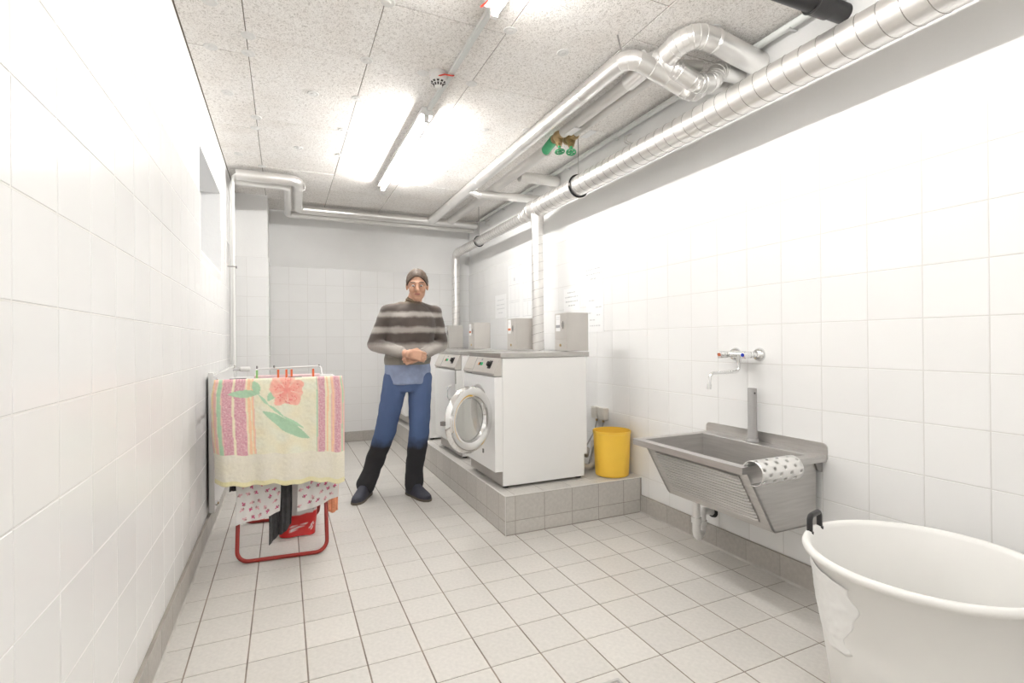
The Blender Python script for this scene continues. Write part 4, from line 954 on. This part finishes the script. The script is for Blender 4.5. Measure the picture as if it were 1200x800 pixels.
MB().cyl((-0.39, 4.90, 0.99), (-0.39, 4.87, 0.955), 0.012, n=12).build('valve_tail', 'chrome', vl, smooth=True)
MB().lathe([(0.010,0.0),(0.020,0.004),(0.0215,0.02),(0.0215,0.07),(0.018,0.078),(0.0,0.079)], (-0.345, 4.87, 0.955), 20, 'x').build('thermostat_head', 'white_plastic', vl, smooth=True)
MB().cyl((-0.345, 4.87, 0.955), (-0.338, 4.87, 0.955), 0.017, n=16).build('lock_ring', 'steel_dark', vl, smooth=True)

# ================================================================== DRYING RACK AND LAUNDRY
rk = thing('drying_rack', 'folding clothes dryer with red tube legs and white rails, hung with laundry', 'drying rack', (0.0, 3.3, 0))
fp = fillet([(-0.236, 3.50, 0.945), (-0.236, 3.035, 0.0125), (0.212, 2.995, 0.0125), (0.225, 3.50, 0.945)], 0.06, 8)
MB().sweep(fp, 0.0105, 14).build('front_leg_frame', 'rack_red', rk, smooth=True)
rp = fillet([(-0.262, 3.10, 0.945), (-0.258, 3.70, 0.0125), (0.198, 3.64, 0.0125), (0.262, 3.10, 0.945)], 0.06, 8)
MB().sweep(rp, 0.0105, 14).build('rear_leg_frame', 'rack_red', rk, smooth=True)
RZ = 0.955
MB().sweep(fillet([(-0.29,3.045,RZ),(0.29,3.045,RZ),(0.29,3.60,RZ),(-0.29,3.60,RZ)], 0.03, 6)+[Vector((-0.29,3.06,RZ))], 0.008, 10).build('top_frame', 'rack_white', rk, smooth=True)
for k, y in enumerate((3.125, 3.20, 3.275, 3.35, 3.425, 3.50)):
    MB().cyl((-0.29, y, RZ), (0.29, y, RZ), 0.004, n=8).build('rail', 'rack_white', rk, smooth=True)
MB().sweep(fillet([(-0.17,3.60,RZ),(-0.165,3.66,1.005),(0.225,3.66,1.015),(0.23,3.60,RZ)], 0.02, 5), 0.006, 10).build('end_wing', 'rack_white', rk, smooth=True)
for x in (-0.06, 0.215, -0.16): MB().cyl((x, 3.66, 1.008), (x, 3.66, 1.026), 0.006, n=10).build('wing_knob', 'steel_dark', rk, smooth=True)

def lerp3(a, b, t): return tuple(p+(q-p)*t for p, q in zip(a, b))
MAUVE, GREEN, CREAM, PEACH, PINK, WHITE, YEL = (0.66,0.32,0.38), (0.46,0.68,0.47), (0.86,0.80,0.60), (0.92,0.62,0.40), (0.84,0.42,0.45), (0.84,0.80,0.70), (0.85,0.78,0.42)
STR = [(0.0,PINK),(0.012,CREAM),(0.022,PEACH),(0.034,PINK),(0.05,CREAM),(0.055,GREEN),(0.082,PINK),(0.09,MAUVE),(0.155,CREAM),(0.172,MAUVE),(0.245,PINK),(0.25,CREAM),(0.262,PEACH),(0.283,CREAM),(0.292,PEACH),(0.305,PINK),(0.312,CREAM),
       (0.772,GREEN),(0.782,PINK),(0.79,MAUVE),(0.842,CREAM),(0.855,PEACH),(0.868,CREAM),(0.89,PINK),(0.90,PEACH),(0.912,PINK),(0.922,MAUVE),(0.965,PINK),(0.975,GREEN),(0.985,PINK)]
def in_leaf(px, py, x0, y0, x1, y1, w):
    dx, dy = x1-x0, y1-y0; L2 = dx*dx+dy*dy; s = ((px-x0)*dx+(py-y0)*dy)/L2
    if not 0 < s < 1: return False
    d = abs((px-x0)*dy-(py-y0)*dx)/math.sqrt(L2)
    return d < w*math.sin(PI*s)**0.8
def towel_col(u, v):
    """u across, v down the front (v < 0 on the back drop); lengths in units of the towel width"""
    nz = noise.noise(Vector((u*9, v*9, 0)))
    if v > 0.955: return lerp3(YEL, WHITE, 0.25+0.2*nz)
    if v > 0.70: return lerp3(WHITE, CREAM, 0.25+0.25*nz)
    x, y = u, v*0.86                     # square units
    us = u + (0.03-0.05*v)*(1 if u < 0.4 else -0.3)*0.6
    c = STR[0][1]
    for p, q in STR:
        if us >= p: c = q
    if c is MAUVE: c = lerp3(MAUVE, (0.80,0.56,0.58), max(0, min(1, 0.35+1.2*noise.noise(Vector((u*95, v*80, 3))))))
    if c is PINK: c = lerp3(PINK, CREAM, 0.35)
    if 0.31 < us < 0.772:
        c = lerp3(CREAM, (0.84,0.83,0.68), max(0, min(1, 0.5+nz)))
    # stem, leaves, flower
    for a in ((0.335,0.115,0.40,0.20), (0.40,0.20,0.52,0.30), (0.52,0.30,0.67,0.40)):
        if in_leaf(x, y, *a, 0.011) or in_leaf(x, y, a[0]-0.01, a[1]-0.01, a[2]+0.01, a[3]+0.01, 0.008): c = GREEN
    for a in ((0.115,0.105,0.345,0.10,0.032), (0.36,0.25,0.72,0.50,0.045), (0.285,0.0,0.335,0.10,0.03), (0.40,0.17,0.46,0.08,0.028)):
        if in_leaf(x, y, *a): c = lerp3(GREEN, (0.42,0.62,0.42), 0.5+nz)
    fx_, fy_ = 0.545, 0.085
    dx, dy = x-fx_, y-fy_; r = math.hypot(dx, dy); th = math.atan2(dy, dx)
    R = 0.128 + 0.016*math.cos(5*(th-0.9)) + 0.035*noise.noise(Vector((math.cos(th)*2.3, math.sin(th)*2.3, 2)))
    if r < R:
        k = r/R
        c = lerp3((0.86,0.32,0.27), (0.92,0.55,0.44), max(0, min(1, k*0.8+0.35*noise.noise(Vector((x*28, y*28, 9))))))
        if math.hypot(x-0.56, y-0.165) < 0.03 and nz > -0.1: c = (0.70,0.12,0.14)
        if 0.4 < k < 0.75 and noise.noise(Vector((x*70, y*70, 4))) > 0.25: c = (0.80,0.22,0.22)
        if abs(math.sin(2.5*(th-0.9))) > 0.975 and k > 0.25: c = lerp3((0.93,0.66,0.55), c, k*0.6)
    return c
t = thing('towel', 'large yellow towel with pink stripes and a red flower hung over the drying rack', 'towel', (0.0, 3.03, 0.42))
mb = MB(); mb.c = []; NU, NB, NF = 170, 40, 170
W0, W1 = -0.345, 0.312
def tow(u, q):
    # q < 0: back drop (metres below the top), q > 0: front drop fraction
    wob = 0.010*math.sin(2*PI*2.3*u+0.6) + 0.006*math.sin(2*PI*5.1*u+2.0) + 0.006*noise.noise(Vector((u*5, q*3, 0)))
    x = W0+(W1-W0)*u
    if q >= 0:
        tt = q
        hem = 0.408 + (0.024 if u < 0.5 else 0.024)*(0.5-u)*2*0.9 + 0.005*math.sin(2*PI*3*u) + 0.004*math.sin(2*PI*7*u+1)
        z = 0.969 - (0.969-hem)*tt
        y = 3.032 - 0.028*tt**0.7 - wob*min(1, 2.2*tt)
        e = max(0, 0.10-u)/0.10
        y += 0.10*e*e*min(1, tt*3); x += -0.012*math.sin(PI*min(1, tt*1.3))*max(0, 1-u*4) + 0.010*tt*(0.5-u)*1.2 + (0.02*(1-min(1, tt*8)))*(0.5-u)
        y += 0.0018*noise.noise(Vector((u*38, q*34, 7)))
    else:
        z = 0.969 + q; y = 3.066 + 0.02*min(1, -q*5) + 0.5*wob*min(1, -q*6)
        x += (0.02*(1-min(1, -q*8)))*(0.5-u)
    return Vector((x, y, z))
rowsq = [-0.34*(1-k/NB) for k in range(NB)]
arc = [None]*7
allrows = []
for q in rowsq: allrows.append(('b', q))
for k in range(7): allrows.append(('a', k/6))
for k in range(1, NF+1): allrows.append(('f', k/NF))
for kind, q in allrows:
    for i in range(NU+1):
        u = i/NU
        if kind == 'a':
            a = PI*q; p0 = tow(u, -1e-4); p1 = tow(u, 0.0)
            p = Vector((p0.x, (p0.y+p1.y)/2 + (p0.y-p1.y)/2*math.cos(a), p0.z + 0.011*math.sin(a))); vv = 0.0
        else:
            p = tow(u, q); vv = q if kind == 'f' else q*1.6
        mb.v.append(p); mb.c.append(towel_col(u, vv if vv >= 0 else min(0.66, -vv)))
nr = len(allrows)
for r in range(nr-1):
    for i in range(NU):
        b = r*(NU+1)+i; mb.f.append((b, b+1, b+NU+2, b+NU+1))
o = mb.build('cloth', 'towel', t, smooth=True, ang=80)
so = o.modifiers.new('thick', 'SOLIDIFY'); so.thickness = 0.003; so.offset = 0

def hanging(name, label, cat, mat, x0, x1, yr, zt, zb, zback, seed, colf=None, nu=44, nv=70, skew=0.0, group=None, amp=0.006, taper=0.0):
    """cloth folded over a rail at yr: front drop to zb, back drop to zback"""
    mb = MB(); mb.c = [] if colf else None
    rows = [('b', -1+k/14) for k in range(14)] + [('a', k/4) for k in range(5)] + [('f', k/nv) for k in range(1, nv+1)]
    for kind, q in rows:
        for i in range(nu+1):
            u = i/nu; x = x0+(x1-x0)*u
            w = amp*(math.sin(2*PI*(1.7*u)+seed) + 0.6*math.sin(2*PI*(3.9*u)+2*seed))
            if kind == 'f':
                hem = zb + skew*(u-0.5) + 0.006*math.sin(6*u+seed)
                z = zt-(zt-hem)*q; y = yr-0.010-0.008*q - w*q; x += taper*q*(u-0.5) + 0.004*math.sin(9*q+seed)*q
            elif kind == 'b':
                z = zt-(zt-zback)*(-q); y = yr+0.010+0.006*(-q) + w*(-q)*0.6
            else:
                z = zt+0.008*math.sin(PI*q); y = yr+0.010*math.cos(PI*q)
            mb.v.append(Vector((x, y, z)))
            if colf: mb.c.append(colf(u, q if kind == 'f' else 0.0))
    for r in range(len(rows)-1):
        for i in range(nu):
            b = r*(nu+1)+i; mb.f.append((b, b+1, b+nu+2, b+nu+1))
    t = thing(name, label, cat, ((x0+x1)/2, yr, zb), group)
    o = mb.build('cloth', mat, t, smooth=True, ang=80)
    so = o.modifiers.new('thick', 'SOLIDIFY'); so.thickness = 0.003; so.offset = 0
    return t
def flower_col(seed, w, h):
    rnd = random.Random(seed); mot = []
    nx, nz = max(2, int(w/0.042)), int(h/0.042)
    for i in range(nx):
        for j in range(nz):
            mot.append(((i+0.5+(0.5 if j % 2 else 0)*0.8+rnd.uniform(-.2,.2))*0.042, (j+0.5+rnd.uniform(-.2,.2))*0.042, rnd.uniform(0,6.28), rnd.random()))
    cells = {}
    for m_ in mot:
        for a_ in (-1, 0, 1):
            for b_ in (-1, 0, 1): cells.setdefault((int(m_[0]/0.042)+a_, int(m_[1]/0.042)+b_), []).append(m_)
    def f(u, q):
        x, z = u*w, q*h
        for mx, mz, a, k in cells.get((int(x/0.042), int(z/0.042)), ()):
            dx, dz = x-mx, z-mz
            if dx*dx+dz*dz < 0.00026:
                r = math.hypot(dx, dz); th = math.atan2(dz, dx)-a
                if r < 0.011*(0.62+0.38*math.cos(3*th)) : return (0.62,0.07,0.22) if k > 0.35 else (0.80,0.45,0.50)
                if r < 0.014 and math.cos(th+1) > 0.9: return (0.45,0.25,0.25)
        return (0.83,0.805,0.785)
    return f
hanging('pillowcase', 'white pillowcase with pink flowers, left of the pair under the towel', 'pillowcase', 'pillowcase', -0.245, -0.025, 3.128, 0.962, 0.205, 0.55, 1.0, flower_col(4, 0.22, 0.757), nu=90, nv=260, skew=0.05, group='flowered pillowcases on the rack', amp=0.004)
hanging('pillowcase', 'white pillowcase with pink flowers, right of the pair under the towel', 'pillowcase', 'pillowcase', 0.065, 0.285, 3.128, 0.962, 0.240, 0.55, 2.2, flower_col(9, 0.22, 0.722), nu=90, nv=260, skew=0.055, group='flowered pillowcases on the rack', amp=0.005)
hanging('dark_trousers', 'dark grey garment hanging between the two flowered pillowcases', 'clothes', 'dark_cloth', -0.10, 0.045, 3.205, 0.962, 0.075, 0.50, 0.4, nu=40, nv=40, skew=0.10, amp=0.014, taper=-0.03)
hanging('dark_shirt', 'black garment hanging at the left beside the radiator', 'clothes', 'dark_cloth', -0.285, -0.20, 3.28, 0.962, 0.33, 0.50, 0.9, nu=30, nv=30, amp=0.01)
hanging('black_lace', 'small black garment with ragged hem behind the right pillowcase', 'clothes', 'dark_cloth', 0.02, 0.095, 3.28, 0.962, 0.34, 0.50, 2.9, nu=30, nv=30, skew=-0.05, amp=0.01)
hanging('orange_cloth', 'orange terry cloth showing below the right pillowcase', 'cloth', 'orange_cloth', 0.235, 0.29, 3.205, 0.962, 0.165, 0.50, 1.9, nu=20, nv=30, amp=0.003)
hanging('pink_laundry', 'pale pink and white laundry on the rear rails of the rack', 'clothes', 'pink_cloth', -0.17, 0.21, 3.505, 0.964, 0.5, 0.6, 3.3, nu=40, nv=30, amp=0.008)
PEGS = [(-0.035, 'peg_orange', 'orange clothes peg, first from the left on the rear rail'), (0.012, 'peg_orange', 'orange clothes peg, second from the left on the rear rail'), (0.042, 'peg_orange', 'orange clothes peg, third from the left on the rear rail'), (0.17, 'peg_orange', 'orange clothes peg near the right end of the rear rail'), (-0.155, 'peg_green', 'green clothes peg at the left end of the rear rail')]
for x, m_, lab in PEGS:
    t = thing('clothes_peg', lab, 'clothes peg', (x, 3.505, 0.95), 'clothes pegs on the rack')
    for sg in (-1, 1):
        MB().add([(x-0.006, 3.505+sg*0.020, 0.935), (x+0.006, 3.505+sg*0.020, 0.935), (x+0.006, 3.505+sg*0.013, 1.005), (x-0.006, 3.505+sg*0.013, 1.005),
                  (x-0.006, 3.505+sg*0.015, 0.935), (x+0.006, 3.505+sg*0.015, 0.935), (x+0.006, 3.505+sg*0.007, 1.005), (x-0.006, 3.505+sg*0.007, 1.005)],
                 [(0,1,2,3),(7,6,5,4),(0,4,5,1),(1,5,6,2),(2,6,7,3),(3,7,4,0)]).build('peg_half', m_, t)
    MB().torus((x, 3.505, 0.985), (1,0,0), 0.008, 0.0012, 14, 5).build('spring', 'steel_dark', t)
# shopping bag standing under the rack
t = thing('shopping_bag', 'grey and white plastic shopping bag with red bottom on the floor under the rack', 'bag', (0.05, 3.40, 0))
mb = MB(); mb.c = []
NA, NZ = 56, 44
for j in range(NZ+1):
    v = j/NZ; z = 0.004+0.36*v
    hx, hy = 0.105*(1-0.35*v) + 0.01*math.sin(4*v), 0.10*(1-0.72*v)
    for i in range(NA):
        a = 2*PI*i/NA; c, s_ = math.cos(a), math.sin(a); e = 0.45
        px = hx*math.copysign(abs(c)**e, c); py = hy*math.copysign(abs(s_)**e, s_)
        nzv = noise.noise(Vector((px*14, py*14, z*12)))
        mb.v.append(Vector((0.07+px*(1+0.08*nzv)+0.03*v, 3.42+py*(1+0.14*nzv), z)))
        col = (0.70,0.69,0.68)
        if z < 0.125+0.02*c: col = (0.62,0.02,0.02)
        if s_ < -0.2 and 0.03 < z < 0.075:
            q = math.sin(i*2.1+z*90)*math.sin(z*160+i*0.8)
            if q > 0.35 and -0.2 < c < 0.75: col = (0.85,0.82,0.80)
        if s_ < 0 and c > 0.35 and 0.15 < z < 0.185 and math.sin(i*2.7)*math.sin(z*260) > 0.1: col = (0.18,0.17,0.17)
        mb.c.append(col)
for j in range(NZ):
    for i in range(NA):
        i2 = (i+1) % NA
        mb.f.append((j*NA+i, j*NA+i2, (j+1)*NA+i2, (j+1)*NA+i))
mb.f.append(tuple(range(NA-1, -1, -1))); 
mb.build('bag_body', 'bag_plastic', t, smooth=True, ang=70)
for y in (3.40, 3.44):
    MB().sweep(fillet([(0.05,y,0.355),(0.06,y,0.44),(0.13,y,0.44),(0.14,y,0.355)], 0.03), 0.005, 8).build('carry_handle', 'label_white', t, smooth=True)

# ================================================================== PERSON
pr = thing('person', 'person in a brown striped jumper and blue jeans standing by the washing machines, hands together', 'person', (0.86, 3.83, 0))
PO = Vector((0.86, 3.83, 0))
def chain(mb, pts, rads, n=16):
    """tapered limb with round joints"""
    pts = [Vector(p) for p in pts]
    for i in range(len(pts)-1):
        mb.cyl(pts[i], pts[i+1], rads[i], rads[i+1], n)
    for p, r in zip(pts, rads): mb.ell(p, (r, r, r), n, 10)
def loft(mb, rings, n=24):
    rs = []
    for (cx, cy, cz, rx, ry) in rings:
        rs.append([(cx+rx*math.cos(2*PI*i/n), cy+ry*math.sin(2*PI*i/n), cz) for i in range(n)])
    mb.rings(rs)
def remeshed(mb, name, mat, parent, voxel, smooth_it=4, disp=0.0, dscale=8.0, sub=None):
    me = bpy.data.meshes.new(name); me.from_pydata([tuple(p) for p in mb.v], [], mb.f)
    bm = bmesh.new(); bm.from_mesh(me); bmesh.ops.recalc_face_normals(bm, faces=bm.faces); bm.to_mesh(me); bm.free()
    sc2 = bpy.data.scenes.new('tmp'); tmp = bpy.data.objects.new('tmp', me); sc2.collection.objects.link(tmp)
    rm = tmp.modifiers.new('r', 'REMESH'); rm.mode = 'VOXEL'; rm.voxel_size = voxel; rm.use_smooth_shade = True
    if smooth_it:
        sm = tmp.modifiers.new('s', 'SMOOTH'); sm.iterations = smooth_it; sm.factor = 0.5
    vl = sc2.view_layers[0]; vl.update(); ev = tmp.evaluated_get(vl.depsgraph)
    out = bpy.data.meshes.new_from_object(ev); bpy.data.objects.remove(tmp); bpy.data.scenes.remove(sc2)
    if disp:
        cos = [v.co.copy() for v in out.vertices]; nor = [v.normal.copy() for v in out.vertices]; flat = []
        for q, nn in zip(cos, nor):
            d = disp*(noise.noise(q*dscale) + 0.5*noise.noise(q*dscale*2.3) + 0.7*math.sin(q.z*dscale*5+3*noise.noise(q*3)*2)*0.4)
            flat += list(q + nn*d)
        out.vertices.foreach_set('co', flat)
    if sub: sub(out)
    out.name = name; out.materials.clear()
    o = link(name, out, mat, parent, (0,0,0), True, ang=70)
    return o
# joints, local metres (person faces -y)
LH, LK, LA = (0.095,0.02,0.90), (0.075,-0.03,0.50), (0.035,0.03,0.095)
RH, RK, RA = (-0.085,0.03,0.90), (-0.165,0.045,0.50), (-0.285,0.165,0.10)
LS, LE, LW = (0.225,0.03,1.415), (0.275,0.055,1.15), (0.055,-0.185,1.075)
RS, RE, RW = (-0.155,0.03,1.415), (-0.245,0.035,1.155), (-0.045,-0.19,1.085)
HC = Vector((0.07, -0.02, 1.605))
HR = Matrix.Rotation(math.radians(-14), 3, 'Z') @ Matrix.Rotation(math.radians(12), 3, 'X')
def hp_(x, y, z): return HC + HR @ Vector((x, y, z))
body = MB()
loft(body, [(0,0.03,0.84,0.13,0.09),(0,0.03,0.92,0.165,0.11),(0.01,0.03,1.02,0.15,0.10),(0.02,0.03,1.15,0.155,0.105),(0.03,0.03,1.28,0.175,0.115),(0.035,0.03,1.36,0.165,0.10),(0.04,0.03,1.42,0.12,0.075),(0.045,0.03,1.465,0.06,0.055)])
chain(body, [LH, LK, LA], [0.085, 0.056, 0.040]); chain(body, [RH, RK, RA], [0.085, 0.056, 0.040])
chain(body, [(LS[0]-0.03, LS[1], LS[2]-0.03), LE, LW], [0.046, 0.040, 0.028]); chain(body, [(RS[0]+0.03, RS[1], RS[2]-0.03), RE, RW], [0.046, 0.040, 0.028])
chain(body, [(0.045,0.03,1.44), (0.065,0.01,1.53)], [0.06, 0.054])
chain(body, [LA, (0.045,-0.02,0.045), (0.075,-0.11,0.038)], [0.036,0.028,0.020]); chain(body, [RA, (-0.30,0.12,0.045), (-0.35,0.04,0.038)], [0.036,0.028,0.020])
# head
def hell(c, r, rot=None): body.ell(hp_(*c), r, 20, 14, HR @ rot if rot else HR)
hell((0, 0.012, 0.025), (0.076, 0.094, 0.092)); hell((0, -0.008, -0.045), (0.060, 0.072, 0.072)); hell((0, -0.045, -0.088), (0.030, 0.028, 0.024))
hell((0, -0.072, 0.028), (0.050, 0.020, 0.016)); hell((0.038, -0.058, -0.025), (0.024, 0.024, 0.026)); hell((-0.038, -0.058, -0.025), (0.024, 0.024, 0.026))
chain(body, [hp_(0,-0.086,0.018), hp_(0,-0.104,-0.022)], [0.009, 0.0135]); hell((0.011,-0.094,-0.026), (0.009,0.010,0.008)); hell((-0.011,-0.094,-0.026), (0.009,0.010,0.008))
hell((0, -0.079, -0.055), (0.026, 0.012, 0.014))
for sg in (-1, 1): hell((sg*0.077, 0.015, -0.008), (0.010, 0.020, 0.032))
# hands: palms with five fingers each, closed on each other
def hand(W, direction, palm_n, side):
    W = Vector(W); d = Vector(direction).normalized(); pn = Vector(palm_n).normalized(); s_ = d.cross(pn).normalized()*side
    k = W + d*0.085
    for q in (-0.028, -0.010, 0.010, 0.028):
        chain(body, [W + s_*q*0.6, W + s_*q + d*0.085], [0.016, 0.0135], 10)
    for q, L in ((-0.030,0.068),(-0.010,0.078),(0.010,0.074),(0.029,0.058)):
        b = W + s_*q + d*0.085
        p1 = b + d*L*0.42 + pn*L*0.10; p2 = p1 + d*L*0.22 + pn*L*0.28; p3 = p2 + pn*L*0.30 - d*L*0.02
        chain(body, [b, p1, p2, p3], [0.0100, 0.0090, 0.0082, 0.0070], 10)
    tb_ = W + d*0.022 - s_*0.026
    chain(body, [tb_, tb_ + d*0.030 - s_*0.020 + pn*0.010, tb_ + d*0.056 - s_*0.014 + pn*0.026, tb_ + d*0.075 - s_*0.004 + pn*0.034], [0.0145, 0.0115, 0.0102, 0.0085], 10)
hand(LW, (-0.80,-0.10,-0.22), (0.05,0.95,-0.1), 1)
hand((RW[0]+0.0, RW[1]-0.045, RW[2]+0.005), (0.82,-0.02,-0.20), (-0.05,0.95,-0.1), -1)
chain(body, [RW, (RW[0], RW[1]-0.045, RW[2]+0.005)], [0.028, 0.026])
def tolocal(m_):
    pass
skin = remeshed(body, 'body', 'skin', pr, 0.0042, 3)
for sg in (-1, 1):
    e = MB().ell(PO+hp_(sg*0.030, -0.076, 0.006), (0.0115,0.0095,0.0075), 14, 10).build('eye', 'eye_white', skin, smooth=True)
    MB().ell(PO+hp_(sg*0.030, -0.0865, 0.005), (0.0055,0.003,0.0055), 12, 8).build('iris', 'eye_dark', e, smooth=True) if False else None
    MB().ell(PO+hp_(sg*0.030, -0.0838, 0.005), (0.0055,0.0030,0.0055), 12, 8).build('iris', 'eye_dark', skin, smooth=True)
    MB().sweep([PO+hp_(sg*0.015,-0.091,0.032), PO+hp_(sg*0.032,-0.088,0.035), PO+hp_(sg*0.049,-0.076,0.030)], 0.0030, 8).build('eyebrow', 'hair', skin, smooth=True)
MB().ell(PO+hp_(0,-0.0895,-0.055), (0.022,0.0045,0.0065), 16, 8, HR).build('lips', 'lip', skin, smooth=True)
# hair: short cap
hm = MB(); NN, MM = 40, 22
def hair_r(th, ph):
    return 1.0
for k in range(MM+1):
    ph = (PI*0.62)*k/MM
    for i in range(NN):
        th = 2*PI*i/NN
        lim = 1.0
        front = max(0, -math.sin(th))            # -y is the face
        php = ph*(1-0.47*front**1.6)
        r = Vector((0.084*math.sin(php)*math.cos(th), 0.103*math.sin(php)*math.sin(th)+0.012, 0.100*math.cos(php)+0.028))
        r *= 1+0.03*noise.noise(r*45)+0.015*noise.noise(r*120)
        hm.v.append(hp_(*r))
for k in range(MM):
    for i in range(NN):
        j = (i+1) % NN; hm.f.append((k*NN+i, (k+1)*NN+i, (k+1)*NN+j, k*NN+j))
hm.v = [v+PO for v in hm.v]
ho = hm.build('hair', 'hair', pr, smooth=True, ang=80)
so = ho.modifiers.new('thick', 'SOLIDIFY'); so.thickness = 0.010; so.offset = -1
# jumper
jm = MB()
loft(jm, [(0,0.03,1.00,0.172,0.128),(0.005,0.03,1.05,0.178,0.132),(0.02,0.03,1.15,0.178,0.130),(0.03,0.03,1.28,0.196,0.135),(0.035,0.03,1.38,0.190,0.122),(0.04,0.03,1.43,0.150,0.098),(0.043,0.028,1.46,0.10,0.082),(0.046,0.026,1.478,0.072,0.070)])
def toward(a, b, f): return tuple(p+(q-p)*f for p, q in zip(a, b))
for S_, E_, W_, f_, sg in ((LS, LE, LW, 0.88, 1), (RS, RE, RW, 0.80, -1)):
    S2 = (S_[0]-sg*0.012, S_[1], S_[2]-0.018)
    chain(jm, [(S_[0]-sg*0.11, S_[1], S_[2]+0.012), S2, toward(S2, E_, 0.5), E_, toward(E_, W_, f_)], [0.060, 0.064, 0.060, 0.055, 0.042])
chain(jm, [(0.045,0.03,1.44), (0.053,0.022,1.478)], [0.072, 0.062])
jo = remeshed(jm, 'jumper', 'striped_knit', pr, 0.007, 12, 0.006, 9.0)
for p, q in ((toward(LE, LW, 0.84), toward(LE, LW, 0.93)), (toward(RE, RW, 0.76), toward(RE, RW, 0.86))):
    MB().cyl(PO+Vector(p), PO+Vector(q), 0.045, 0.040, 20).build('cuff', 'striped_knit', jo, smooth=True)
MB().torus(PO+Vector((0.055,0.020,1.488)), Vector((0.2,-0.25,1)), 0.058, 0.009, 28, 10).build('collar', 'striped_knit', jo, smooth=True)
# shirt tail under the jumper
sh = MB(); loft(sh, [(0,0.03,0.855,0.168,0.124),(0,0.03,0.92,0.176,0.128),(0.003,0.03,1.03,0.170,0.122)])
remeshed(sh, 'shirt_tail', 'shirt_blue', pr, 0.007, 4, 0.006, 9.0)
# jeans
jn = MB()
loft(jn, [(0.005,0.03,0.80,0.150,0.105),(0.0,0.03,0.86,0.166,0.118),(0,0.03,0.93,0.164,0.114),(0.0,0.03,0.98,0.155,0.105)])
chain(jn, [LH, LK, toward(LK, LA, 0.92)], [0.094, 0.078, 0.066]); chain(jn, [RH, RK, toward(RK, RA, 0.92)], [0.094, 0.078, 0.066])
chain(jn, [toward(LK, LA, 0.80), (LA[0]+0.008, LA[1]-0.012, 0.082)], [0.068, 0.073]); chain(jn, [toward(RK, RA, 0.80), (RA[0]-0.012, RA[1]-0.012, 0.085)], [0.068, 0.073])
remeshed(jn, 'jeans', 'jeans', pr, 0.007, 6, 0.005, 11.0)
# shoes
def shoe(heel, toe, lift):
    h, t_ = Vector(heel), Vector(toe); d = (t_-h); L = d.length; d.normalize(); s_ = Vector((-d.y, d.x, 0))
    m = MB(); rs = []
    for f, w, hh in ((0.0,0.026,0.055),(0.03,0.034,0.070),(0.15,0.038,0.085),(0.32,0.038,0.095),(0.48,0.042,0.086),(0.65,0.047,0.060),(0.82,0.045,0.044),(0.93,0.034,0.038),(1.0,0.014,0.028)):
        c = h + d*L*f
        rs.append([c + s_*w*math.copysign(abs(math.cos(a))**0.7, math.cos(a)) + Vector((0,0,0.014 + hh*max(0, math.sin(a))**0.8 - (0.004 if math.sin(a) < 0 else 0))) for a in [2*PI*i/20 for i in range(20)]])
    so_ = m.rings(rs); m.v = [v+PO for v in m.v]
    o_ = m.build('shoe', 'shoe', pr, smooth=True, ang=60)
    m = MB(); ol = []
    for f, w in ((-0.01,0.020),(0.02,0.034),(0.15,0.040),(0.32,0.039),(0.48,0.043),(0.65,0.049),(0.82,0.047),(0.93,0.037),(1.015,0.014)):
        ol.append((f, w))
    left = [h+d*L*f+s_*w for f, w in ol]; right = [h+d*L*f-s_*w for f, w in reversed(ol)]
    lo = left+right
    m.rings([[PO+v+Vector((0,0,0.001)) for v in lo], [PO+v+Vector((0,0,0.017)) for v in lo]]); m.build('sole', 'sole', o_)
shoe((0.012,0.075,0), (0.105,-0.195,0), 0); shoe((-0.268,0.205,0), (-0.405,-0.045,0), 0)
